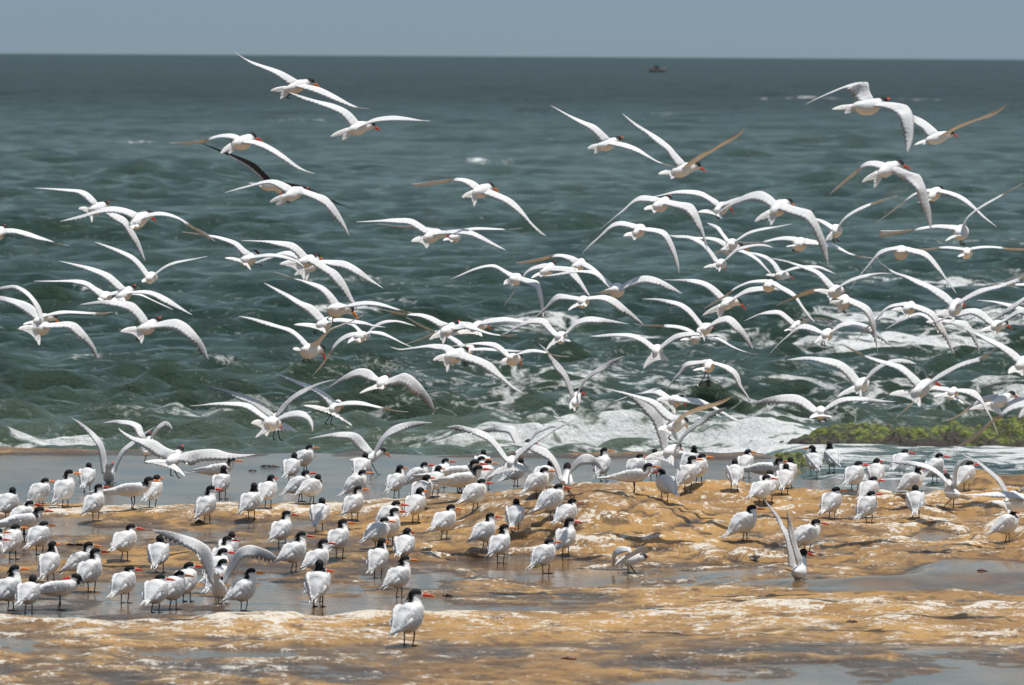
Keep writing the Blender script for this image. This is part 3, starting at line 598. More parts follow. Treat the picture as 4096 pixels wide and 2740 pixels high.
FLY = """a1|A|905,480 850,420 790,385 700,372 560,365 430,360 325,358|845,510 780,450 710,405 640,395 540,383|1000,560 1100,600 1180,640 1230,720 1290,820 1330,920 1362,1045|970,590 1060,660 1150,715 1190,780 1250,880 1310,970|840,560 920,520 985,515||735,552 862,680||
a2|A|1290,590 1160,545 1030,532 930,560 800,600 680,635 565,670|1225,650 1170,615 1070,595 980,595 880,610 750,655|1400,600 1500,585 1600,605 1680,640 1780,700 1880,750 1960,800 2015,855|1340,655 1450,625 1560,625 1680,655 1760,715 1860,775 1950,830|1240,700 1310,620 1395,610|1465,675|1250,735 1295,720||uR=.6 r
a3|A|-40,740 -100,720 -250,740 -400,790|-60,780 -150,770 -300,790|40,742 120,740 250,765 370,810 500,860 590,885 650,897|60,790 150,790 230,815 350,845 480,865 560,888|-60,790 -10,760 25,738||-150,820 -120,850|95,800|uR=.75
a4|A|1390,1150 1340,1080 1260,1000 1150,945 1020,900 890,863|1350,1190 1300,1120 1240,1050 1150,990 1030,935|1470,1150 1550,1090 1640,1050 1750,1030 1850,1015 1943,998|1435,1200 1520,1130 1620,1080 1740,1050 1840,1025|1380,1210 1420,1165 1455,1190||1330,1240 1352,1238|1385,1238|
b1|B|1150,330 1030,265 860,210 740,165 663,115|1075,372 1040,345 960,285 870,240 790,208|1210,372 1330,392 1450,450 1560,515 1640,548 1712,557|1130,385 1250,425 1350,460 1470,510 1600,553|1075,400 1160,355 1255,352|1330,390|940,418 1015,482|1070,465|uR=.85 o
b2|B|1625,650 1560,580 1450,525 1300,490 1180,455 1085,430|1560,700 1500,620 1440,580 1320,530 1200,490|1700,665 1780,630 1900,613 2010,625 2120,648 2187,652|1620,712 1720,675 1850,658 1990,655|1570,720 1640,680 1728,690|1803,730|1410,775 1500,803||r
b3|B|690,770 640,757 560,762 440,790 300,815 150,825|640,800 590,790 520,790 430,820 300,840|740,800 860,815 960,860 1050,920 1150,1000 1220,1042 1287,1065|715,830 800,840 920,890 1020,950 1140,1025|660,830 740,790 795,780|885,815|550,908 615,908||uL=.4 r
b4|B|940,1100 880,1040 820,985 720,940 600,900 500,860 400,828|865,1118 830,1080 750,1015 680,970 590,915|1060,1135 1200,1165 1300,1210 1420,1270 1500,1310 1590,1342|1080,1180 1200,1200 1320,1240 1430,1290|870,1150 960,1130 1010,1195|1035,1248|770,1137 860,1165||skim back2
b5|B|1100,1160 1000,1118 900,1120 800,1150 690,1180 580,1215|1050,1215 1000,1180 930,1145 840,1155 720,1185|1170,1175 1300,1215 1380,1245 1440,1310 1490,1390 1530,1470 1555,1552|1200,1235 1300,1280 1370,1330 1440,1420 1500,1480|1070,1240 1130,1190 1200,1195||935,1288 985,1310|1070,1280|
c1|C|1180,360 1100,280 1040,230 960,195 850,160 700,130 556,105|1095,380 1040,330 970,270 880,220 760,175 650,135|1260,395 1360,383 1450,395 1560,440 1650,500 1730,560 1802,610|1220,410 1330,415 1430,440 1530,500 1640,550|1110,440 1170,385 1235,365||1020,500 1170,480||
c2|C|970,385 900,350 820,300 740,283 620,285 480,290 315,293|915,445 860,390 800,345 720,320 640,305 500,303|1050,400 1130,385 1240,388 1330,420 1430,470 1530,515 1625,562|1010,445 1090,425 1200,425 1310,430 1400,465 1520,520|960,455 985,415 1020,425||925,468 950,472||
c3|C|1380,640 1330,570 1260,500 1180,478 1070,470 960,472 850,488 748,513|1310,700 1260,630 1190,575 1120,545 1030,525 940,520 830,525|1500,680 1580,655 1660,648 1750,690 1830,770 1890,850 1930,930 1957,1030|1430,740 1540,740 1640,755 1700,790 1770,850 1840,930 1890,990|1310,740 1390,695 1465,672||1125,768 1325,878|1275,830 1305,850|fan dark
c4|C|380,600 330,540 250,490 130,455 0,430 -100,420|310,650 250,610 180,560 110,515 0,485 -80,480|470,600 570,573 700,575 850,585 960,587 1060,582|400,635 520,615 650,600 830,607 960,607|330,670 400,620 505,635|562,702|215,700 300,705|400,690|uR=.75 o
c5|C|400,640 370,530 290,420 230,370 150,333 60,335 -80,370|370,650 320,530 280,465 220,410 160,378 100,375 -20,385|400,700 520,685 640,670 720,690 790,760 850,840 900,930 922,1032|420,735 540,735 640,740 690,790 780,870 840,930 890,1005|330,735 400,705 450,710||170,742 367,898||fan dark
d1|D|480,265 420,225 360,170 290,140 180,110 75,95 -60,75 -170,65|390,290 350,235 300,190 210,150 100,115 -50,90|540,288 650,272 760,282 860,310 930,350 980,400|460,325 570,310 700,305 800,325 900,350|400,330 470,290 520,280||232,310 475,420|560,370|uL=.7
d2|D|1010,285 960,230 900,180 840,158 700,150 540,148 385,148|940,340 880,270 830,235 740,205 640,175 520,158|1090,310 1200,385 1280,430 1340,500 1390,590 1430,680 1470,760 1485,812|1000,350 1100,410 1200,480 1270,560 1330,630 1380,700 1430,750|930,350 1010,310 1060,310||745,370 975,518||fan
d3|D|1000,290 920,262 830,245 740,262 640,300 540,340 455,375|920,345 820,300 740,290 640,335 540,365|1140,335 1240,330 1350,335 1440,375 1520,430 1600,500 1720,597|1150,365 1260,395 1350,415 1440,460 1540,520 1640,560|1000,410 1050,340 1095,302|1160,328|885,475 995,525||o back2
d4|D|1310,735 1250,660 1190,600 1120,560 1000,530 880,500 780,465 690,440|1210,760 1180,690 1120,620 1040,575 950,530 850,500|1400,760 1470,730 1580,717 1700,735 1830,780 1920,808 2010,828|1300,782 1450,770 1560,755 1690,765 1800,790 1900,815|1220,785 1290,765 1405,790|1488,890|1132,762 1175,775|1190,880 1240,905|uL=.7 uR=.8 o fat
d5|D|1180,880 1110,800 1050,750 960,720 850,660 750,610 660,570 600,545|1090,910 1030,850 970,800 930,770 830,700 730,640|1240,885 1330,878 1430,890 1530,905 1630,940 1740,960|1200,930 1310,915 1430,930 1540,940 1640,955|1110,940 1170,900 1240,885||880,935 1175,1015|1065,1005|fan
d6|D|1020,1125 950,1050 860,980 760,950 620,905 480,870 365,857|960,1140 900,1060 820,1005 720,970 600,940 480,895|1110,1140 1160,1060 1230,985 1320,945 1430,900 1530,845|1030,1110 1090,1080 1160,1020 1240,970 1340,935 1440,890|960,1170 1035,1150 1135,1165|1178,1280|870,1165 900,1172|965,1275 1015,1275|r fat
d7|D|1500,1010 1420,1010 1330,1050 1260,1120 1200,1210 1130,1310 1065,1403|1430,1050 1350,1085 1270,1150 1200,1250 1140,1340|1600,1000 1700,1005 1780,1040 1860,1085 1930,1120 1990,1147|1600,1020 1700,1040 1800,1070 1900,1115|1460,1050 1500,1020 1550,1030||1385,1110 1500,1100||uL=.5
d8|D|1520,1000 1470,950 1420,915 1340,900 1250,890|1480,1010 1440,960 1380,935 1300,915|1590,1000 1640,940 1720,900 1800,893 1900,905 2020,950|1560,1030 1630,980 1700,940 1800,915 1900,925|1530,1050 1550,1015 1575,1040||1500,1070 1545,1080|1530,1080|back2
g1|G|460,690 390,670 310,628 200,600 60,595 -60,575 -205,552|360,730 300,690 240,655 150,625 0,612 -100,585|560,690 680,720 780,760 880,790 980,795 1100,792|620,745 740,770 840,795 960,810 1050,815|400,770 440,725 520,700||275,845 403,882||uL=.55 uR=.7 back2
g2|G|650,680 560,670 490,690 400,740 320,775 200,830 60,880|640,740 560,750 470,735 380,765 300,800 180,850|800,660 880,640 1000,630 1110,655 1220,690 1330,700 1435,698|730,715 830,700 960,685 1100,680 1250,695|680,740 740,690 800,705|855,745|480,802 770,812||uL=.5 fan r
g3|G|520,930 450,895 360,885 250,895 130,915 0,930 -85,911|430,995 400,950 330,940 250,920 120,930 0,940|570,935 650,975 780,1020 870,1070 930,1140 1000,1220 1080,1290 1160,1345|530,1030 620,1050 730,1085 800,1130 880,1180 960,1230 1060,1310|440,1000 520,960 605,948||308,1035 440,1148||
g5|G|600,890 540,840 460,800 380,770 300,745 180,690 60,633|560,920 500,870 430,820 320,770 200,725|720,925 800,920 900,930 1030,935 1150,945|700,950 800,950 920,955 1100,965|600,970 640,915 680,912||560,985 590,990|600,1080 615,1070|uL=.5 back2
g6|G|1020,975 960,910 890,870 780,865 650,880 550,895 460,905|985,1005 920,950 850,915 760,895 640,890 540,900|1110,980 1190,940 1280,935 1380,960 1480,990 1590,998|1060,995 1160,980 1270,965 1380,975 1480,1000|1020,1015 1060,1000 1118,1015|1143,1090|950,1050 975,1045|1000,1085 1050,1075|uR=.6 r fat
g7|G|1470,775 1420,720 1370,650 1300,638 1200,660 1100,710 1020,760 940,800|1430,810 1380,760 1320,710 1230,695 1150,720 1060,760 1000,790|1560,780 1600,720 1660,660 1760,625 1850,628 1960,650 2060,675 2145,697|1545,790 1590,775 1650,720 1730,690 1850,690 1980,693|1480,820 1510,790 1540,800||1370,940 1598,860||dark
g8|G|1060,222 1010,205 940,165 880,140 780,150 680,180 580,225 475,278|1020,260 970,220 900,175 820,165 700,195 600,235 520,260|1130,250 1200,268 1290,290 1320,350 1340,440 1350,540 1350,640|1140,305 1200,330 1270,370 1290,440 1305,520 1325,620|1040,280 1080,245 1120,250||972,325 1040,355||
g9|G|1380,125 1310,140 1240,165 1180,210 1140,280 1090,360 1040,430 970,530|1330,185 1260,190 1200,215 1160,260 1110,330 1060,410|1440,150 1530,155 1610,165 1660,220 1710,300 1750,370 1785,440|1400,210 1500,210 1570,235 1620,280 1680,340 1740,410|1330,210 1390,155 1430,140||1230,265 1315,255||uL=.6
g10|G|1680,85 1600,55 1490,40 1370,58 1250,85 1090,120|1610,135 1560,95 1480,70 1400,85 1280,115 1140,133|1720,100 1800,150 1860,200 1920,265 1960,320|1690,160 1760,190 1830,230 1890,280|1630,160 1690,110 1708,100||1610,190 1660,195||uL=.4 back2
g11|G|2000,325 1940,280 1870,220 1790,197 1680,195 1560,205 1450,225 1350,245|1960,370 1890,300 1820,240 1740,220 1640,215 1520,240 1400,250|2085,336 2155,286 2215,256 2305,239 2395,256 2475,291 2565,346 2640,409|2075,386 2175,346 2255,321 2335,316 2435,346 2535,386|2000,375 2040,345 2060,380||1865,400 1900,395|2000,410|fat
g12|G|1680,445 1600,430 1500,410 1450,430 1400,490 1340,560 1290,610 1240,640|1650,480 1560,470 1480,480 1430,510 1370,570 1300,620|1760,445 1830,435 1930,425 2020,455 2100,520 2180,590 2250,660 2290,710|1750,475 1840,470 1910,485 1990,530 2070,590 2160,640 2250,695|1690,490 1720,455 1740,465||1575,568 1748,530||dark
g13|G|1630,1350 1600,1250 1560,1150 1500,1070 1430,1000 1370,930 1295,875|1590,1370 1560,1280 1520,1190 1450,1120 1390,1020 1340,930|1685,1310 1720,1230 1790,1150 1880,1090 1980,1030 2105,995|1700,1300 1750,1230 1830,1170 1900,1140 1980,1100 2050,1040|1620,1440 1640,1390 1675,1330|1745,1358|1595,1495 1635,1515|1618,1500|grey dark r
f1|F|740,325 680,290 580,268 450,270 330,285 220,305 105,318|670,378 620,330 560,300 480,300 350,325 155,348|850,375 960,420 1050,465 1120,530 1180,610 1240,690 1370,805|745,410 850,445 960,490 1050,550 1130,610 1210,690 1310,790|700,400 780,350 845,347|935,395|578,450 692,532||uL=.35 o
f2|F|250,735 190,690 100,645 -40,643 -200,660 -412,676|205,782 140,740 80,705 0,695 -150,680 -300,678|400,760 480,742 620,742 690,765 780,810 860,860 930,900 990,940|290,808 450,795 560,800 650,805 740,845 820,880 900,915|240,825 320,765 405,790|470,830|105,860 245,922||fan r
f3|F|300,740 140,715 0,715 -100,705 -202,694|200,740 140,733 0,728 -100,715|600,745 700,730 800,730 950,740 1060,742 1145,730|610,760 720,755 850,752 1000,750|475,825 530,790 530,800||405,850 478,865|465,858|uL=0.1 uR=.7 back2
h1|H|555,352 500,300 430,240 320,200 200,150 90,95 8,52|470,395 420,330 350,270 280,225 180,165|620,395 720,410 830,455 920,520 1010,575 1080,600 1150,618|540,420 640,445 760,475 850,510 950,560 1060,608|460,430 540,390 640,378||350,458 415,502||uR=.85
h2|H|1260,580 1190,510 1120,430 1020,350 900,280 790,210 678,130|1175,625 1120,530 1080,470 1000,410 900,320 800,250|1350,600 1420,550 1500,500 1600,440 1700,385 1790,320 1822,265|1240,635 1300,580 1400,510 1500,470 1600,400 1700,345 1780,290|1160,670 1250,620 1375,622|1465,672|1015,695 1135,740||r
h3|H|1040,925 960,905 870,897 800,930 720,1000 640,1070 560,1140 462,1217|960,965 890,960 820,960 760,985 690,1050 600,1120|1130,945 1230,960 1320,970 1370,1020 1410,1120 1440,1220 1460,1310 1470,1400|1060,985 1150,1010 1240,1040 1310,1090 1350,1170 1400,1250 1440,1330|980,1000 1050,950 1105,932||880,1030 970,1060|990,1035|dark
h4|H|1570,945 1500,905 1420,860 1320,845 1200,850 1080,880 980,905 900,922|1540,1000 1480,950 1410,915 1330,895 1200,885 1080,895|1650,960 1720,930 1800,910 1900,915 2000,940|1600,1010 1700,980 1800,950 1900,945|1550,1040 1610,985 1675,985|1718,1068|1385,1052 1615,1115|1565,1100|fan r back2
h5|H|2110,935 2060,890 1980,853 1880,870 1800,905 1720,955 1640,1010 1545,1085|2050,1010 1990,970 1900,945 1830,955 1760,980 1680,1010|J:100,1215 220,1245 330,1272 K:130,390 190,500 240,620 280,740 300,940|J:20,1270 120,1310 220,1345 K:60,480 120,560 170,680 220,800 280,920|H:2090,1045 2150,970 2235,968|2300,995|1918,1142 2067,1178||o
h6|H|830,1175 760,1155 670,1137 590,1160 520,1220 450,1290 380,1350 302,1439|780,1220 700,1195 640,1190 570,1210 500,1270 430,1330 360,1390|H:890,1205 I:480,30 600,50 650,100 690,180 720,270 740,370 740,455|H:835,1225 900,1240 990,1255 1060,1290 I:600,130 640,210 680,300 720,400|H:790,1250 840,1190 870,1200||H:690,1278 785,1315||
i1|I|1200,130 1160,80 1120,20 1060,-10 1000,-20|1175,160 1135,100 1090,50 1040,20|1290,140 1360,85 1440,50 1550,25 1650,15 1796,-9|1285,150 1320,135 1400,90 1500,60 1620,35|1215,185 1240,155 1245,195||1180,215 1200,235|1205,235|fat
i2|I|1180,160 1100,125 1000,115 900,115 800,100 640,98|1140,205 1080,165 1000,140 920,135 800,110|1340,235 1420,270 1500,330 1560,400 1612,462|1210,240 1330,265 1440,320 1520,390 1590,455|1150,235 1230,205 1310,195|1405,248|1010,288 1065,262||o back2
i3|I|1100,320 1050,250 1000,190 960,150 880,110 760,105 650,100|1060,350 1020,280 960,210 900,170 820,135 720,125|1180,330 1230,270 1300,215 1400,190 1500,178 1580,190 1622,217|1150,355 1230,300 1290,250 1400,215 1500,205|1105,370 1140,340 1160,385|1178,425|970,402 1118,438||r
i4|I|1690,415 1650,360 1590,305 1500,270 1400,255 1290,245|1645,450 1610,380 1560,330 1480,295 1380,270|1740,430 1800,405 1860,390 1960,380 2060,385 2140,420 2208,460|1710,460 1800,430 1860,415 1960,410 2060,420 2130,440|1660,470 1705,450 1770,478|1820,512|1555,470 1600,480|1635,520 1680,510|r
i5|I|1850,120 1760,112 1660,125 1560,150 1440,165 1320,160 1250,145|1790,160 1720,150 1620,155 1540,170 1420,178 1330,172|1920,125 2000,145 2100,160 2200,190 2280,230 2340,265 K:700,862 825,868|I:1900,195 2000,195 2080,200 2180,220 2270,250 K:500,830 600,855 720,873|I:1840,185 1880,145 1905,165||I:1745,205 1800,200|I:1805,235 1840,235|uL=.5 uR=.7
i6|I|2200,570 2140,510 2060,440 1980,405 1860,370 1720,330 1565,308|2120,590 2070,520 2010,460 1920,420 1820,380 1700,345|K:420,1170 500,1110 600,1065 720,1035 850,1025 970,1032|K:370,1205 480,1150 580,1110 700,1075 830,1045|I:2160,630 2210,590 2268,610|2290,635|2000,615 2155,715||dark r
i7|I|2200,660 2130,605 2050,590 1960,605 1870,640 1760,700 1650,757|2210,690 2100,625 2000,640 1920,665 1820,700 1720,740|K:480,1270 560,1300 680,1350 740,1400 770,1480 790,1560 L:1080,300 1092,470|K:440,1320 540,1370 640,1420 700,1480 730,1560 L:1040,300 1080,400|K:460,1345 455,1290 480,1280||K:305,1337 385,1442|K:460,1430|uL=.1 dark
i9|I|1170,670 1100,600 1010,540 900,510 780,510 680,515 595,515|1110,710 1050,650 980,590 900,560 800,540 700,525|1260,680 1330,630 1400,590 1500,575 1620,580 1740,610 1845,655|1190,750 1290,690 1380,650 1500,630 1640,620 1760,650|1150,755 1210,700 1293,728|1372,790|960,850 1108,888||dark r
i10|I|1580,515 1500,518 1410,530 1330,560 1250,600 1170,660 1080,710 985,778|1530,550 1440,548 1370,560 1280,600 1200,660 1100,720|1640,530 1700,570 1780,610 1840,660 1890,740 1940,810 2015,915|1610,570 1700,620 1770,660 1820,690 1870,760 1930,840 1980,890|1560,575 1590,540 1600,540||1520,570 1590,575||uL=.55 back2
i11|I|950,915 900,850 840,780 760,730 660,705 540,690 390,695|920,960 870,890 800,820 720,765 620,740 520,715|1040,935 1110,880 1190,850 1250,870 1310,930 1370,1010 1410,1090 1438,1170|990,980 1090,940 1180,925 1230,970 1290,1030 1340,1080 1400,1150|950,985 990,945 1030,950|1070,968|910,1000 980,1090||dark r
i12|I|880,1000 800,960 700,940 600,935 500,935 400,940 320,925|850,1020 800,1000 720,975 620,965 500,955 400,945|960,1020 1060,1040 1150,1080 1230,1130 1310,1170 1400,1200 1485,1212|1000,1055 1100,1080 1180,1120 1260,1160 1350,1190|870,1065 900,1030 930,1040||750,1080 800,1085|840,1080|uL=.5 uR=.8 back2
i13|I|500,1125 440,1080 370,1040 280,1018 180,1017 80,1020 0,1030 -95,1044|480,1190 420,1130 360,1095 290,1065 200,1050 100,1055 0,1058|580,1125 640,1070 720,1020 820,1005 930,1010 1040,1025 1125,1050|570,1180 650,1120 730,1075 830,1050 940,1045 1060,1055|520,1195 535,1145 548,1150||405,1350 650,1277||fan
i14|I|1010,1262 950,1275 850,1278 790,1300 750,1370 700,1430 T:985,215|I:960,1305 880,1320 810,1340 770,1390 720,1440|I:1060,1285 1150,1305 1230,1330 1280,1370 1310,1420 T:1930,130 2010,260 2083,403|I:1060,1310 1150,1350 1220,1400 T:1810,0 1870,110 1950,220 2020,320|I:1000,1340 1020,1290 1030,1285||I:870,1365 960,1370|T:1415,115 1525,125|dark
i15|I|1820,905 1760,850 1690,802 1600,802 1500,830 1420,865 1348,903|1790,950 1740,900 1670,850 1590,845 1500,850 1420,880|1860,915 1920,890 1990,872 2080,870 2160,895 2228,945|1840,950 1920,920 1980,895 2080,890 2150,910|1790,970 1830,930 1882,912||1728,995 1780,990||uR=.1 dark
i16|I|2060,990 2000,950 1920,928 1850,960 1780,1020 1710,1080 1650,1140 1578,1225|2050,1020 1980,1005 1900,985 1840,990 1780,1040 1700,1110 1630,1180|L:710,260 760,210 850,183 950,195 1040,230 1110,290 1160,340 1198,388|L:700,280 730,270 800,235 890,240 980,275 1070,320 1140,360|I:2100,1040 2130,1000 2150,995||I:2010,1112 2120,1110|I:2070,1115 2100,1120|dark
j1|J|930,225 890,150 875,72 800,72 720,90 620,125 500,175 400,220 288,278|790,255 735,230 715,180 690,140 640,130 540,170 430,215|1050,262 1150,268 1240,285 1290,350 1305,430 1305,540 1290,640 1245,743|850,300 960,305 1060,335 1140,370 1180,470 1200,560 1230,680|760,295 900,262 1020,255||535,325 655,360||fat
j2|J|1530,525 1450,455 1380,410 1310,380 1230,350|1420,585 1380,520 1300,465 1240,430|1640,560 1690,520 1800,470 1900,430 2010,400 2100,355 2185,278|1510,595 1600,540 1700,480 1850,425 1960,380 2080,320|1440,612 1550,560 1650,558|1728,583|1312,660 1390,655||r
j3|J|1030,825 960,812 880,818 810,855 740,915 660,980 590,1040 512,1125|970,890 900,870 840,875 770,930 680,1000 600,1070|1190,880 1280,915 1360,940 1400,1010 1430,1100 1450,1200 1470,1300 K:1375,590|J:1040,890 1150,955 1250,1020 1320,1080 1345,1170 1380,1260 1420,1350|J:990,920 1070,850 1170,842|1280,890|815,1013 930,1063||uL=.35 r
j4|J|1460,1075 1380,1095 1300,1125 1230,1180 1150,1240 1060,1310 930,1410|1430,1110 1330,1130 1260,1175 1180,1230 1090,1300 980,1375|1560,1080 1650,1100 1740,1130 1820,1180 1890,1250 1970,1330 2085,1430|1530,1110 1620,1130 1720,1170 1800,1220 1880,1280 1960,1350|1460,1150 1500,1090 1550,1080|1600,1135|1345,1203 1440,1185|1460,1185|uL=.4 r
k1|K|340,525 270,488 200,462 120,450 40,460|310,580 250,530 190,490 110,470|420,520 470,450 540,390 650,330 760,290 870,255 1025,218|390,570 450,490 530,430 620,380 740,320 850,280|360,595 375,550 390,590||270,690 310,680|345,685 390,680|uR=.6 fat
k2|K|1640,530 1560,528 1440,525 1330,540 1200,565 1050,578 840,580|1610,590 1520,570 1400,560 1280,575 1130,600 980,630 825,660|1720,520 1760,440 1840,370 1940,300 2050,240 2180,165 2335,88|1690,565 1740,480 1820,400 1920,335 2030,270 2150,200|1650,615 1690,560 1725,580||1520,692 1740,635|1675,715 1703,715|uL=.5 uR=.7 fat
k3|K|1060,740 1000,755 900,770 830,800 780,860 700,960 620,1060 510,1212|1000,795 930,800 860,830 800,870 720,960 640,1050|1120,755 1200,775 1310,800 1390,870 1450,950 1510,1050 1570,1130 1638,1248|1100,805 1180,830 1260,850 1340,900 1400,970 1470,1040 1550,1140|1045,815 1060,775 1065,800||1010,800 1080,800|1020,838 1045,832|fat
k4|K|1720,770 1640,758 1540,750 1440,758 1330,768 1190,770|1700,795 1620,785 1520,775 1420,775 1300,790|1790,765 1880,750 1990,748 2100,755 2220,763 2342,768 2450,770|1800,790 1880,775 2000,768 2120,775 2230,790 2342,792|1730,820 1745,785 1770,815||1650,857 1690,850|1720,860|uL=.5 uR=.5
k5|K|1590,1300 1530,1240 1450,1190 1340,1140 1220,1090 1100,1050 1000,1020 900,960 820,900|1545,1375 1480,1320 1400,1260 1340,1210 1220,1150 1100,1080 960,1020|1690,1310 1780,1250 1880,1195 2000,1170 2120,1140 2230,1095 2342,1060 2450,1010|1630,1370 1740,1320 1850,1270 1980,1215 2100,1185 2240,1140 2342,1090|1580,1420 1620,1345 1675,1320|1730,1385|1420,1470 1600,1540||uL=.85 uR=.8 r
k6|K|2600,990 2450,1000 2342,1020 2240,1055 2115,1110|2600,1040 2450,1050 2342,1065 2240,1090|2760,990 2900,960 3100,1000 3300,1100|2760,1040 2900,1010 3100,1050|2620,1050 2680,1010 2740,1000||2500,1090 2550,1120||uL=0
k7|K|2650,1150 2500,1135 2342,1135 2200,1140 2100,1137 1985,1130|2600,1200 2450,1175 2342,1165 2200,1162 2080,1150|2780,1150 2900,1120 3100,1150 3300,1250|2760,1200 2900,1170 3100,1190|2640,1225 2690,1180 2750,1180||2500,1250 2560,1280||uL=.6
k9|K|1120,1330 1040,1345 960,1360 890,1400 840,1450 790,1520 L:1000,230 905,352|K:1070,1380 1000,1385 930,1400 870,1440 820,1500 L:960,290|K:1200,1350 1300,1380 1400,1430 1450,1500 L:1660,230 1700,320 1750,475|K:1150,1400 1240,1430 1330,1470 1390,1530 L:1580,230 1640,310 1700,400|K:1100,1405 1150,1355 1170,1350||K:955,1415 1115,1508||uL=.55 dark
l10|L|1560,150 1500,120 1430,112 1340,140 1250,190 1150,255|1540,190 1460,140 1380,155 1290,195 1200,240|1650,170 1740,172 1840,180 1900,240 1930,310 1955,390 1968,472|1650,195 1740,215 1820,245 1870,290 1910,360 1950,430|1590,195 1620,175 1655,190||1505,190 1610,285||dark back2
y1|Y|1390,670 1270,550 1130,450 950,437 800,465 650,540 480,600 250,700 90,785|1320,780 1200,700 1080,620 960,570 850,590 700,620 500,650 300,720|1620,700 1760,600 1900,490 2070,435 2250,440 2400,500|1490,790 1650,740 1800,650 1980,560 2070,580 2200,600|1420,830 1500,740 1665,765|1820,868|1155,922 1465,1000||r dark
y2|Y|2150,480 2070,430 1950,390 1800,345 1600,310 1400,280 1085,268|2070,500 1900,480 1750,430 1600,370 1400,320|2300,500 2450,450 2600,480 2800,600|2300,560 2450,520 2600,560|2140,580 2210,510 2280,520||2060,690 2130,720||
y3|Y|2480,60 2330,120 2200,150 2070,210 1850,340 1650,480 1480,620 1325,750|2430,130 2330,200 2200,250 2070,290 1900,430 1700,580 1500,680|2620,60 2750,80 2900,200|2600,130 2750,160|2420,200 2520,110 2600,110||2330,330 2430,350||dark
l1|L|930,665 870,590 790,530 700,500 580,490 450,487 315,515|870,725 800,640 740,590 650,560 540,525 420,520|1000,670 1050,600 1120,550 1190,520 1270,502 1360,515 1424,548|960,735 1040,660 1110,600 1200,550 1300,550 1380,553|920,740 960,695 990,690||742,832 950,830||
l2|L|1450,680 1380,620 1300,560 1200,535 1100,510 1000,480 900,430 840,400 778,375|1400,750 1340,670 1270,610 1200,575 1100,540 980,490 870,435|1560,690 1620,640 1720,580 1830,530 1930,500 2030,460 2112,405|1470,775 1570,710 1680,650 1780,590 1900,550 2010,500|1400,790 1470,725 1555,695|1635,740|1187,812 1452,918||uL=.7 uR=.75 fan r
l3|L|1700,750 1640,745 1580,740 1500,790 1420,860 1340,930 1228,1028|1660,790 1600,780 1540,780 1460,850 1380,880 1300,960|1770,765 1850,762 1920,770 1970,820 2020,920 2070,1020 2127,1168|1760,790 1840,810 1910,845 1970,880 2030,980 2080,1070|1710,800 1735,775 1750,765||1570,830 1833,893|1715,860|dark back2
l4|L|570,925 500,860 420,815 330,805 220,818 120,845 18,885|530,975 470,940 400,900 300,890 200,895 110,905|650,925 700,880 780,840 880,828 1000,832 1120,855 1245,873|640,955 720,915 800,880 900,870 1000,875 1100,885|600,965 605,935 605,935||510,1015 700,1005|585,1035 640,1025|fan dark
l5|L|2130,800 2050,810 1960,840 1900,890 1830,950 1750,1000 1640,1040|2000,880 1950,900 1900,930 1820,980 1720,1030|2300,830 2344,840 2450,900 2550,980 2600,1080|2150,900 2250,930 2344,970 2450,1040|2080,885 2160,835 2240,812|2315,850|1870,940 2155,1000||uL=.35 fan r
l6|L|2400,840 2240,900 2160,960 2080,1020 1980,1100 1880,1180 1760,1265|2420,920 2240,950 2150,1010 2060,1060 1960,1160 1900,1210|2520,850 2650,880 2800,1000|2510,920 2650,950|2400,910 2470,860 2530,850||2300,1010 2380,1040||uL=.4
l7|L|2320,490 2250,430 2150,375 2060,330 1950,290 1850,250 1700,180|2270,545 2200,480 2130,420 2040,370 1930,300|2380,500 2450,460 2550,440 2700,500|2360,540 2460,500 2560,490|2290,570 2340,510 2375,505||2210,632 2330,650||fan
e1|E|1260,470 1200,420 1120,370 1040,330 950,300 850,265 690,208|1195,525 1150,460 1080,400 1000,365 900,320 800,270|1330,490 1420,480 1520,485 1620,515 1740,545 1850,570 1950,580|1260,540 1380,525 1500,525 1600,535 1720,560 1850,578|1230,560 1270,505 1312,490|1350,555|965,520 1428,712|1172,685 1225,690|uR=.65 fan o
e2|E|1660,250 1600,190 1520,170 1440,190 1360,235 1280,290 1208,355|1620,295 1560,290 1500,260 1430,265 1360,300 1280,335|1780,270 1850,235 1920,215 1990,245 2060,310 2120,390 2170,470 2200,565|1720,345 1830,330 1920,345 1980,400 2050,450 2110,520 2160,555|1680,325 1710,275 1750,262||1495,408 1710,370|1620,395 1655,395|dark fan
e3|E|690,600 640,550 560,490 470,440 350,400 220,365 65,340|640,630 560,580 500,530 420,490 320,450 200,400|720,600 760,530 830,460 920,390 1030,340 1150,300 1270,278|715,635 790,580 850,500 930,440 1040,380 1150,320|720,680 705,620 720,620||515,825 910,770|685,830 750,835|fan grey dark back2
e4|E|640,640 540,560 470,510 380,492 240,492 120,500 0,520 -90,525|590,655 520,610 440,560 360,535 240,525 80,520|740,640 800,600 880,570 960,572 1020,610 1060,680 1055,770|760,655 850,640 930,640 990,660 1030,710|620,685 680,655 735,690|768,742|480,690 620,812||fan r
e5|E|1620,945 1560,870 1500,800 1430,770 1320,768 1180,790 1015,835|1540,965 1470,930 1420,870 1370,835 1280,830 1150,830|1640,935 1680,850 1740,770 1820,710 1920,680 2030,668 2175,682|1690,930 1730,860 1780,810 1850,785 1940,750 2060,715|1560,1025 1620,975 1712,948|1792,1008|1400,1030 1430,1022|1605,1150 1665,1165|dark o g
m1|M|1320,650 1300,500 1250,380 1150,270 1050,190 960,130 885,102|1250,780 1220,560 1190,440 1110,340 1020,250 930,150|1400,700 1440,600 1500,490 1600,400 1700,330 1800,270 1910,210|1440,740 1480,640 1550,520 1640,450 1720,370 1800,310|1340,760 1345,800 1385,705||1322,655 1368,655|1305,900 1395,900|dark g fat
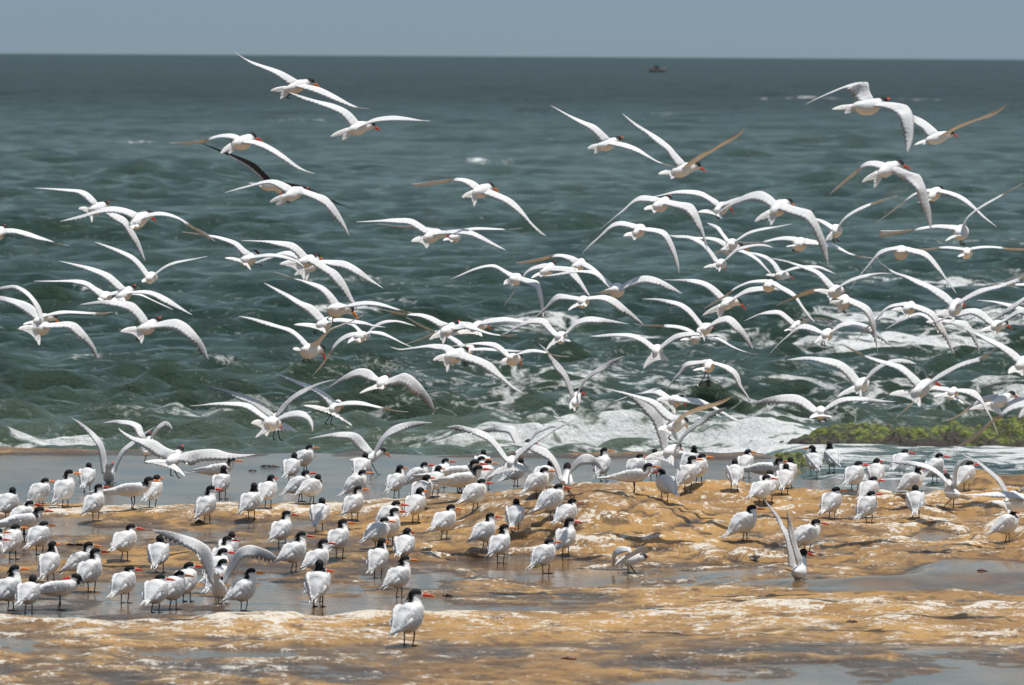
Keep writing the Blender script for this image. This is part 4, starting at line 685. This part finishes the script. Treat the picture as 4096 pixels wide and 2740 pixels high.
m2|M|1770,280 1740,190 1650,145 1560,128 1420,125 1270,158|1690,320 1650,240 1590,200 1480,185 1300,172|1860,350 1900,260 1960,180 2040,135 2100,170 2128,240|1880,360 1930,290 1990,230 2060,225 2110,240|1790,520 1840,400 1845,330||1720,485 1750,500|1780,640|dark fat
m3|M|2180,510 2050,460 1930,380 1850,360 1700,345 1580,300 1460,225|2010,640 1980,610 1880,550 1780,480 1700,420 1600,370 1480,270|N:120,180 300,150 490,142 650,185 800,205 990,210|N:80,310 200,350 330,300 500,290 700,280 850,250|M:2080,640 2150,570 2225,500||1780,640 2285,820|2100,795 2190,820|fan
p1|P|910,620 880,480 830,410 700,330 550,280 350,230 140,210|850,860 780,700 720,570 640,480 500,410 300,330|1100,640 1160,520 1230,440 1350,400 1480,430 1600,480 1690,560|1050,880 1150,740 1220,620 1290,570 1400,575 1500,600 1620,620|960,860 985,930 1000,850||925,740 960,740|965,1130 1060,1085|dark g fat
s1|S|1000,570 950,490 880,390 800,310 690,250 550,215 400,185 262,210|985,640 900,540 830,450 750,380 640,330 530,290 380,260|1130,560 1170,500 1260,420 1400,340 1520,270 1640,210 1880,110|1110,640 1200,560 1300,470 1420,380 1540,300 1680,220|1050,660 1065,605 1085,600||790,830 1320,775||fan dark
s2|S|1180,400 1130,250 1080,200 980,180 860,195 690,245|1100,420 1050,330 1010,290 920,280 770,285|1290,400 1350,300 1400,230 1500,185 1600,185 1730,235|1270,440 1340,340 1400,290 1500,250 1600,225|1110,545 1215,480 1275,400|1405,418|1060,515 1040,545|1250,700 1235,700|dark r g
s3|S|1680,800 1650,680 1580,560 1500,480 1400,440 1250,420 980,412|1640,870 1600,740 1540,640 1450,590 1350,540 1200,480|1800,750 1840,640 1920,560 2000,540 2080,570 2150,640 2210,745|1790,800 1850,740 1920,690 2000,680 2070,700 2150,735|1730,915 1750,860 1755,700|1808,685|1680,880 1690,895|1840,1080 1800,1080|dark r g fat
t1|T|1030,255 960,200 900,168 800,180 700,210 600,240 350,330|975,295 900,270 840,245 740,240 600,250 450,300|1180,285 1300,282 1430,300 1530,350 1600,390 1700,450 1820,520 1980,598|1100,330 1230,350 1380,375 1500,390 1560,410 1680,480 1820,560|1050,310 1110,285 1185,300|1250,392|880,312 1110,488|1055,460|fan r
t2|T|1150,520 1060,470 980,400 900,330 800,290 640,255 480,215 250,170|1030,580 960,530 900,470 840,400 770,350 640,290|1200,560 1240,510 1350,460 1500,420 1650,370 1750,320 1822,265|1080,600 1180,500 1300,430 1450,370 1600,330 1750,280|1040,650 1110,580 1228,585|1270,665|900,680 1130,805|1030,780|fan o
t3|T|1020,850 980,650 930,480 850,400 720,320 600,250 450,200|940,930 900,780 850,650 780,520 680,420 580,320|1130,880 1200,760 1290,650 1400,560 1500,480 1620,430 1740,405|1150,910 1180,840 1260,740 1380,650 1480,590 1600,520 1700,450|1000,960 1060,905 1145,895|1210,932|730,1040 1180,1185||fan grey dark r
u1|U|1960,660 1850,640 1780,700 1765,800 1775,870|1940,700 1860,730 1820,750 1800,830|2230,680 2150,690 2050,720 1900,800 1775,870|2200,640 2080,640 1980,700 1880,770|1890,790 1990,740 2110,770||1800,850 1830,850|1940,935 2020,935|g
w1|W|1420,720 1350,630 1280,560 1180,500 1060,460 900,440 640,450|1440,780 1350,700 1290,640 1200,580 1100,540 950,510 800,490|1470,650 1480,560 1510,480 1570,430 1640,405 1700,440|1510,780 1520,640 1540,540 1600,480 1680,450|1540,870 1430,790 1388,645||1700,915 1680,925|1345,960 1470,1025|dark g
w2|W|2344,860 2150,825 1980,830 1800,850 1600,860 1340,830|2344,930 2180,905 2050,900 1900,885 1700,875|2470,870 2550,800 2700,760|2470,930 2580,870 2700,800|2150,980 2300,930 2420,960||1950,950 2150,1090||
w3|W|2140,820 2070,690 1980,600 1880,520 1780,450 1560,352|2080,815 2020,720 1960,650 1880,580 1770,480|2250,850 2300,800 2344,770 2420,740|2290,860 2344,820 2400,790|2160,900 2190,850 2240,850||2120,940 2150,950||grey back2
x1|X|1180,800 1130,560 1100,450 1050,330 950,170 790,0|1085,815 1060,560 1030,440 950,280 870,130|1265,720 1200,560 1170,420 1130,280 1075,125|1190,790 1130,580 1090,430 1070,300|1170,890 1235,840 1272,655|1420,690|1030,840 1045,850|1165,990 1275,990|dark r g fat"""
ORD = ['', 'second', 'third', 'fourth', 'fifth', 'sixth', 'seventh', 'eighth', 'ninth', 'tenth', 'eleventh', 'twelfth', 'thirteenth', 'fourteenth',
       'fifteenth', 'sixteenth', 'seventeenth', 'eighteenth', 'nineteenth', 'twentieth']
def name_all(items, fmt1, fmtn):
    """items: (object, description, x). Labels single one out: by look and place, else by its rank from the left among look-alikes"""
    groups = {}
    for it in items: groups.setdefault(it[1], []).append(it)
    for d, L_ in groups.items():
        L_.sort(key=lambda i: i[2])
        for k, (o, _, x) in enumerate(L_):
            if len(L_) == 1: t = d
            else:
                r = ('leftmost such' if k == 0 else 'rightmost such' if k == len(L_)-1 else ORD[k]+' from left')
                t = f'{d}, {r}'
            o['label'] = t
# ------------------------------------------------------------------ standing terns
rs = np.random.default_rng(11); items = []
for i, ln in enumerate(STAND.strip().split('\n')):
    t, f_, h_, yaw, hy, bc, *op = ln.split()
    fx, fy = tp(t, f_); hx, hyy = tp(t, h_); yaw = float(yaw); hy = float(hy)
    p = hit(fx, fy); ppm = F/p[1]; real = (fy-hyy)/ppm
    pose = 'flat' if 'flat' in op else ('up' if real > .243 else 'hunch')
    hh = POSE[pose][1][1]+.016
    s_ = min(max(real/hh*1.03, .97), 1.25)
    if pose != 'flat' and yaw < 75: yaw += 10
    dy = round(max(-150, min(150, hy-yaw))/15)*15
    body, bl = stand_proto(pose, dy, 'o' if bc == 'o' else 'r', int(rs.integers(0, 4)))
    # the head must land on its pixel: shift the foot point sideways a little
    nx = POSE[pose][1][0]*s_*math.cos(R_(yaw)); dx = (hx-fx)/ppm - nx
    p[0] += max(-.05, min(.05, dx*.5)); p[2] = float(tz(p[0], p[1]))
    r = empty('standing_tern', p - np.array((0, 0, .003)), R_(yaw), s_)
    r.rotation_euler[1] = R_(float(rs.uniform(-5, 4))); r.rotation_euler[0] = R_(float(rs.uniform(-2.5, 2.5)))
    inst('body', body, r); inst('bill', bl, r)
    a = int(rs.integers(0, 2)); inst('leg', _legs[a], r); inst('leg', _legs[2+1-a], r)
    what = {'n': 'black nape towards camera', 'o': 'orange bill', 'r': 'red bill'}[bc]
    if bc == 'o' and hy >= 40: what = 'short glimpse of orange bill'
    if bc == 'r' and hy >= 40: what = 'red bill half hidden'
    st = 'leaning tern' if pose == 'flat' else 'standing tern'
    sy = fy/1.74744
    zone = ('in flat water at the back' if sy < 1112 else 'on mid ledge just behind' if False else 'on the upper slab' if sy < 1195 and fx > 2050 else 'along the rear pool edge' if sy < 1195
            else 'on the middle rock' if sy < 1262 else 'among the puddles' if sy < 1345 else 'by the front ledge' if sy < 1420 else 'alone on the front ledge')
    d = f'{st} with {what} {zone}'
    tag(r, None, 'tern', 'terns standing on the rock shelf'); items.append((r, d, fx))
name_all(items, None, None)

# ------------------------------------------------------------------ flying terns
def parse(seg, t):
    out = []
    for tok in seg.split():
        if len(tok) > 2 and tok[1] == ':': t = tok[0]; tok = tok[2:]
        elif len(tok) == 2 and tok[1] == ':': t = tok[0]; continue
        out.append(tp(t, tok))
    return np.array(out), t
def resample(p, us):
    d = np.concatenate([[0], np.cumsum(np.linalg.norm(np.diff(p, axis=0), axis=1))]); L_ = d[-1]; d = d/L_
    n = len(p); out = []
    for u in us:                                     # Catmull-Rom through the traced points
        i = min(np.searchsorted(d, u, side='right')-1, n-2); i = max(i, 0); t = (u-d[i])/(d[i+1]-d[i]+1e-9)
        p0, p1, p2, p3 = p[max(i-1, 0)], p[i], p[i+1], p[min(i+2, n-1)]
        out.append(.5*((2*p1)+(-p0+p2)*t+(2*p0-5*p1+4*p2-p3)*t*t+(-p0+3*p1-3*p2+p3)*t**3))
    return np.array(out), L_
LW = .52; NS = 34
def lift(pts, D, dz): return np.array([P(a[0], a[1], D+z) for a, z in zip(pts, dz)])
def wing(g, lead, trail, side, D, flip, mid, dark, skim, grey, seed):
    rs = np.random.default_rng(seed)
    us = np.linspace(0, 1, NS); le, al = resample(lead, us)
    tr_full = np.vstack([trail, lead[-1]]); te, _ = resample(tr_full, us)
    ppm = F/D; a = al/ppm; E = min(math.sqrt(max(LW*LW-a*a, .0016)), .30)
    ld = side*us*E
    ch = np.linalg.norm(te-le, axis=1)/ppm; cr = .125*np.minimum(1, (1-us)/.55+1e-6)**.8
    dz = np.sqrt(np.maximum(cr*cr-ch*ch, (cr*.25)**2))
    sg = -1 + 2*S(flip-.07, flip+.07, us) if flip < 1 else -np.ones(NS)
    Lp = lift(le, D, ld); Tp = lift(te, D, ld+sg*dz)
    zig = np.where(np.arange(NS) % 2 == 1, 1, 0)*(.09+.14*S(.5, .65, us)+(.12 if dark else 0)*S(.55, .75, us))*S(1, .93, us)
    Tp = Tp + (Lp-Tp)*(zig*rs.uniform(.6, 1.3, NS))[:, None]
    # root station buried in the body
    r0_ = (Lp[0]*.35+np.asarray(mid)*.65); r1_ = (Tp[0]*.35+np.asarray(mid)*.65)
    Lp = np.vstack([r0_, Lp]); Tp = np.vstack([r1_, Tp]); uu = np.concatenate([[0], us])
    sp = np.gradient(Lp, axis=0); cv = Tp-Lp
    nn = np.cross(sp, cv) if side > 0 else np.cross(cv, sp)
    nn /= np.linalg.norm(nn, axis=1)[:, None]+1e-9
    for i in range(1, len(nn)):
        if np.dot(nn[i], nn[i-1]) < 0: nn[i] = nn[i-1]*.8+nn[i]*.2
    th = (.008*(1-uu)+.0025)[:, None]
    cs = [0, .12, .38, .70, 1]; hu = [0, .9, 1.0, .5, .06]; hl = [0, -.25, .1, .1, -.06]
    ring = [Lp+cv*c_+nn*th*h_ for c_, h_ in zip(cs, hu)] + [Lp+cv*cs[k]+nn*th*hl[k]-nn*.001 for k in (3, 2, 1)]
    m_ = len(ring); V = np.stack(ring, 1).reshape(-1, 3); n_ = len(uu)
    col = np.empty((n_, m_, 3))
    up_ = GREY*.97 if not grey else GREY*.72
    for k in range(m_):
        top = k < 5
        base = up_ if top else WHITE
        if skim: base = np.array((.007, .0055, .005)) if top else WHITE*.7
        col[:, k] = base
        if top and not skim:
            if k == 4: col[:, k] = up_+(WHITE-up_)*(.7*S(.6, .4, uu))[:, None]
            o_ = S(.54, .70, uu)*(1 if k in (3, 4) else .25 if k == 2 else .6)*(1.0 if dark else .30)*np.where(np.arange(n_) % 2, 1, .45)
            col[:, k] = col[:, k]+(PRIM*1.1-col[:, k])*o_[:, None]
            if k in (2, 3): col[:, k] *= np.where(np.arange(n_) % 2, 1.02, .93)[:, None]
            if k == 4: col[:, k] *= np.where(np.arange(n_) % 2, .94, 1.06)[:, None]
        if not top and not skim:
            o_ = S(.66, .85, uu)*(1 if k == 5 else .25)*.8
            col[:, k] = col[:, k]+(PRIM-col[:, k])*o_[:, None]
        if skim and k == 4: col[:, k] = WHITE*.9*(uu < .6)[:, None]+np.array((.010, .008, .008))*(uu >= .6)[:, None]
    Fq = []
    for i in range(n_-1):
        for j in range(m_):
            k = (j+1) % m_
            q = (i*m_+j, i*m_+k, (i+1)*m_+k, (i+1)*m_+j)
            Fq.append(q if side < 0 else q[::-1])
    Fq.append(tuple(range(m_))); Fq.append(tuple((n_-1)*m_+j for j in range(m_)))
    g.add(V, Fq, col.reshape(-1, 3))
items = []
for bi, ln in enumerate(FLY.strip().split('\n')):
    f_ = (ln.split('|')+['']*4)[:11]
    bid, t = f_[0], f_[1]
    Ll, t = parse(f_[2], t); Lt, t = parse(f_[3], t); Rl, t = parse(f_[4], t); Rt, t = parse(f_[5], t)
    bd, t = parse(f_[6], t); bill, t2 = parse(f_[7], t); t = t2 if len(bill) else t
    tails, t = parse(f_[8], t); opts_src = f_[9:]
    feet = np.array([]); ops = []
    for q in opts_src:
        for tok in q.split():
            if ',' in tok:
                if tok[1] == ':': t = tok[0]; tok = tok[2:]
                feet = np.vstack([feet, tp(t, tok)]) if len(feet) else np.array([tp(t, tok)])
            else: ops.append(tok)
    if bid == 'm1' or bid == 'p1':
        if len(tails) > 2: feet = tails[2:]; tails = tails[:2]
    O_ = {k.split('=')[0]: float(k.split('=')[1]) for k in ops if '=' in k}
    arc = max(np.linalg.norm(np.diff(Ll, axis=0), axis=1).sum(), np.linalg.norm(np.diff(Rl, axis=0), axis=1).sum())
    D = min(max(F/(arc/LW), 50), 80)
    if 'back2' in ops: D = min(D+(3.5 if 'skim' not in ops else 11), 82)
    low = max([q[1] for q in list(Ll)+list(Rl)+list(tails)+list(feet)])
    if 'g' in ops: D = hit(feet[0][0], feet[:, 1].max())[1]
    else:
        gd = (H-.45)*F/max(low-225, 1) if low > 1650 else 999
        D = min(D, gd)
    ppm = F/D; sB = 1.0
    obs = np.linalg.norm(bd[2]-bd[0])/ppm; dzb = min(math.sqrt(max(.25**2-obs**2, .0025)), .20)
    rump = P(*bd[0], D-dzb*.5); head = P(*bd[2], D+dzb*.5)+np.array((0, 0, .006)); mid = P(bd[1][0], bd[1][1], D) - np.array((0, 0, .022))
    fat = 1.12 if 'fat' in ops else 1.0
    if len(tails): tb = rump*.75+P(*tails.mean(0), D-dzb*.5-.05)*.25
    else: tb = rump-(mid-rump)*.3
    hdir = (head-mid)/np.linalg.norm(head-mid)
    if len(bill):
        ob = np.linalg.norm(bill[0]-bd[2])/ppm; db = math.sqrt(max(.095**2-ob**2, .0001)); btip = P(*bill[0], D+dzb*.5+min(db, .07)); bdir = (btip-head)/np.linalg.norm(btip-head)
    else: bdir = hdir*.9+np.array((0, .3, 0)); bdir /= np.linalg.norm(bdir); btip = head+bdir*.09
    skim = 'skim' in ops
    g = Geo()
    nk = mid*.38+head*.62
    ctrl = [(*tb, .014, .006), (*rump, .025*fat, .022*fat), (*(rump*.5+mid*.5-np.array((0, 0, .006))), .042*fat, .042*fat), (*mid, .046*fat, .046*fat),
            (*nk, .031, .031), (*head, .029, .029), (*(head+bdir*.024), .018, .018), (*(head+bdir*.038), .006, .006)]
    V, F_, tt, aa = loft(ctrl, 14, 4)
    col = np.tile(WHITE, (len(V), 1)); bk = (np.sin(aa) > .35) & (tt > .8) & (tt < 4.4); col[bk] = GREY*1.12
    cap = (tt > 4.30) & (np.sin(aa) > (-.10 if not skim else -.3)) & (tt < 6.3); cap |= (tt > 4.0) & (tt <= 4.3) & (np.sin(aa) > .3)
    col[cap] = BLACK
    if skim: col[(np.sin(aa) > 0)] = (.018, .014, .012)
    g.add(V, F_, col)
    dk_ = 'dark' in ops; gy = 'grey' in ops
    wing(g, Ll, Lt, 1, D, O_.get('uL', 2), mid, dk_, skim, gy, bi*2)
    wing(g, Rl, Rt, -1, D, O_.get('uR', 2), mid, dk_, skim, gy, bi*2+1)
    if len(tails) >= 2:
        t1 = P(*tails[0], D-dzb*.5-.07); t2_ = P(*tails[1], D-dzb*.5-.05); fan = 'fan' in ops
        ax = t2_-t1; ax /= np.linalg.norm(ax)+1e-9
        nf = 9 if fan else 6
        for k in range(nf):
            w_ = k/(nf-1); e_ = abs(2*w_-1); ln_ = (.70+.30*e_**3) if fan else (.52+.48*e_**1.6)
            tip = rump+((t1*(1-w_)+t2_*w_)-rump)*ln_
            st = rump+ax*(w_-.5)*.03+np.array((0, .0015*k, 0)); d_ = tip-st; sd = ax-d_*np.dot(ax, d_)/np.dot(d_, d_)
            sn = np.linalg.norm(sd); sd = sd/sn if sn > .05 else np.cross(d_, (0, 1, 0))/np.linalg.norm(np.cross(d_, (0, 1, 0)))
            wd = (.021 if fan else .017)
            V, F_, _, _ = loft([(*st, wd*.7, .002), (*(st+d_*.5), wd, .0014), (*(st+d_*.85), wd*.6, .001), (*tip, .001, .0006)], 6, 2, up=np.cross(sd, d_/np.linalg.norm(d_)))
            g.add(V, F_, (WHITE if not skim else WHITE*.5))
    loc = mid
    r = empty('flying_skimmer' if skim else 'flying_tern', loc)
    g.out('body', FD if skim else FM, r, loc)
    g2 = Geo(); cone_bill(g2, head+bdir*.030, btip, .0098, (ORANGE if 'o' in ops else RED)); bl = g2.out('bill', HM, r, loc)
    if skim: bl['label'] = 'red and black bill'
    for q in (feet if len(feet) else []):
        df = D-dzb*.1; p = P(*q, df); hip = (rump*.45+mid*.55)-np.array((0, 0, .025*fat)); 
        if 'g' in ops:
            pz = tz(p[0], p[1]); p[2] = float(pz)+.004
        ln_ = np.linalg.norm(p-hip)
        if ln_ > .16 and 'g' not in ops: p = hip+(p-hip)*.16/ln_
        kn = hip*.5+p*.5+np.array((0, -.004, 0)); g3 = Geo()
        V, F_, _, _ = loft([(*hip, .006, .006), (*kn, .0042, .0042), (*p, .0036, .0036)], 6, 3); g3.add(V, F_, BLACK)
        fdir = np.array((.6, .75, -.5)) if 'g' not in ops else np.array((.8, .6, 0)); fdir /= np.linalg.norm(fdir)
        sx = np.cross(fdir, (0, 0, 1)); sx /= np.linalg.norm(sx)
        for a_ in (-.4, 0, .4):
            V, F_, _, _ = loft([(*p, .004, .003), (*(p+(fdir+sx*a_)*.018), .004, .002), (*(p+(fdir+sx*a_)*.034), .001, .001)], 6, 2); g3.add(V, F_, BLACK)
        g3.out('leg', LM, r, loc)
    # label
    lt = (Ll[0][1]-Ll[-1][1])/arc; rt_ = (Rl[0][1]-Rl[-1][1])/arc
    if skim: d = 'dark brown skimmer with black upper wings flying behind a white tern'
    else:
        ws = 'wings raised in a V' if lt > .25 and rt_ > .25 else 'both wings bowed down' if lt < -.05 and rt_ < -.05 else \
             'banking with left wing up' if lt > .05 and rt_ < -.05 else 'banking with right wing up' if rt_ > .05 and lt < -.05 else 'wings held level'
        ex = 'orange bill' if 'o' in ops else 'red bill' if ('r' in ops and len(bill)) else 'fanned tail' if 'fan' in ops else 'forked tail'
        yy = mid_y = bd[1][1]/1.74744
        if 'g' in ops: zone = 'touching the rock'; 
        else: zone = 'high over the sea' if yy < 420 else 'above the dense flock' if yy < 590 else 'in the dense flock' if yy < 760 else 'low over the surf' if yy < 960 else 'over the standing birds'
        d = f'tern with {ex}, {ws}, {zone}'
    tag(r, None, 'skimmer' if skim else 'tern', None if skim else 'terns in flight'); items.append((r, d, bd[1][0]))
name_all(items, None, None)

# ------------------------------------------------------------------ far boat
def boat():
    D = 2350.; c = P(2630, 281, D); c[2] = -.25
    r = empty('fishing_boat', c, 0, .85)
    m1, N, L, b = mat('boat_paint'); L.new(mixc(N, L, noise(N, L, 2), (.10, .075, .07), (.13, .09, .08)), b.inputs['Base Color'])
    m2, N, L, b = mat('boat_deck'); L.new(mixc(N, L, noise(N, L, 2), (.12, .08, .06), (.2, .14, .1)), b.inputs['Base Color'])
    V = []; n = 14
    for i in range(n):
        t = i/(n-1)*2-1; w_ = 1.0*(1-abs(t)**2.6)**.6+.02; sh_ = .85+.45*t*t
        V += [(t*2.9, -w_, sh_), (t*2.6, -w_*.75, .1), (t*2.5, 0, -.3), (t*2.6, w_*.75, .1), (t*2.9, w_, sh_), (t*2.8, w_*.86, sh_-.12), (t*2.7, 0, .45), (t*2.8, -w_*.86, sh_-.12)]
    Fq = [(i*8+j, i*8+(j+1) % 8, (i+1)*8+(j+1) % 8, (i+1)*8+j) for i in range(n-1) for j in range(8)]+[tuple(range(8)), tuple((n-1)*8+j for j in range(8))]
    build('hull', V, Fq, m1, r)
    def bx(x0, x1, y0, y1, z0, z1):
        V = [(x, y, z) for z in (z0, z1) for y in (y0, y1) for x in (x0, x1)]
        return V, [(0, 2, 3, 1), (4, 5, 7, 6), (0, 1, 5, 4), (2, 6, 7, 3), (0, 4, 6, 2), (1, 3, 7, 5)]
    V, Fq = bx(-1.3, .5, -.6, .6, .46, 1.75); build('cabin', V, Fq, m2, r, smooth=False)
    V, Fq = bx(-1.5, .7, -.7, .7, 1.752, 1.84); build('roof', V, Fq, m1, r, smooth=False)
    tag(r, 'small dark boat far out just below the horizon', 'boat')
boat()

# ------------------------------------------------------------------ small things on the rock
def clump(name, sx, sy, w_, l_, h_, colA, colB, seed, label, cat, spiky=False):
    p = hit(sx, sy); rs = np.random.default_rng(seed); g = Geo()
    for k in range(7):
        a0 = rs.uniform(-1, 1, 2); x0, y0 = a0[0]*w_*.4, a0[1]*l_*.4; a = rs.uniform(-.6, .6); ln_ = w_*rs.uniform(.3, .5)
        q0 = (x0-ln_*math.cos(a), y0-ln_*math.sin(a)*.5, h_*.15); q1 = (x0, y0, h_*rs.uniform(.5, 1)); q2 = (x0+ln_*math.cos(a), y0+ln_*math.sin(a)*.5, h_*.15)
        V, F_, _, _ = loft([(*q0, .003, .002), (*q1, h_*.7, h_*.35), (*q2, .003, .002)], 7, 3); g.add(V, F_, np.array(colA)+(np.array(colB)-np.array(colA))*rs.random())
    o = g.out(name, HM); o.location = p; return tag(o, label, cat)
BR, BD = (.10, .045, .02), (.02, .012, .008)
clump('seaweed_scrap', 1078, 1868, .13, .05, .018, BR, BD, 1, 'brown scrap of seaweed floating on the flat rear water', 'seaweed')
clump('seaweed_scrap', 1015, 1884, .07, .04, .012, BR, BD, 2, 'thin brown weed strip left of the floating seaweed scrap', 'seaweed')
clump('seaweed_scrap', 797, 2094, .05, .04, .030, BD, BD, 3, 'round dark lump beside the puddle behind the left birds', 'seaweed')
clump('seaweed_scrap', 300, 2185, .12, .07, .022, BR, BD, 4, 'brown weed clump in the puddle among the left birds', 'seaweed')
clump('seaweed_scrap', 2143, 2266, .06, .04, .014, (.12, .20, .02), (.2, .3, .03), 5, 'bright green weed scrap by a tern on the middle rock', 'seaweed')
clump('seaweed_scrap', 1790, 2388, .05, .04, .018, BR, BD, 6, 'small dark brown scrap right of the lone foreground tern', 'seaweed')
clump('seaweed_scrap', 2285, 2640, .08, .05, .015, (.22, .05, .02), BR, 7, 'reddish weed scrap in the front right wet rock', 'seaweed')
clump('seaweed_scrap', 3935, 2285, .07, .04, .014, (.3, .12, .12), BD, 8, 'pinkish weed scrap in the pool at the far right', 'seaweed')
clump('seaweed_scrap', 3408, 2492, .05, .04, .014, (.3, .14, .2), BD, 9, 'mauve shell like scrap on the front right rock', 'seaweed')
def shell():
    p = hit(3018, 2242); g = Geo(); n = 17
    V = []; Fq = []
    for j in range(5):
        for i in range(n):
            a = math.pi*i/(n-1); r_ = (.030+.012*j/4)*(1+.05*(i % 2)); t = j/4
            V.append((-math.cos(a)*r_*(.45+.55*t), .022*t-.01, .004+.030*t*(math.sin(a)*.35+.65)+(.004 if i % 2 else 0)))
    m0 = len(V); V += [(x, y, z-.0035) for x, y, z in V]
    for j in range(4):
        for i in range(n-1):
            q = (j*n+i, j*n+i+1, (j+1)*n+i+1, (j+1)*n+i); Fq += [q, tuple(k+m0 for k in q[::-1])]
    g.add(V, Fq, (.02, .008, .008)); o = g.out('shell', HM); o.location = p
    tag(o, 'dark ribbed shell lying on the brown rock right of centre', 'shell')
shell()
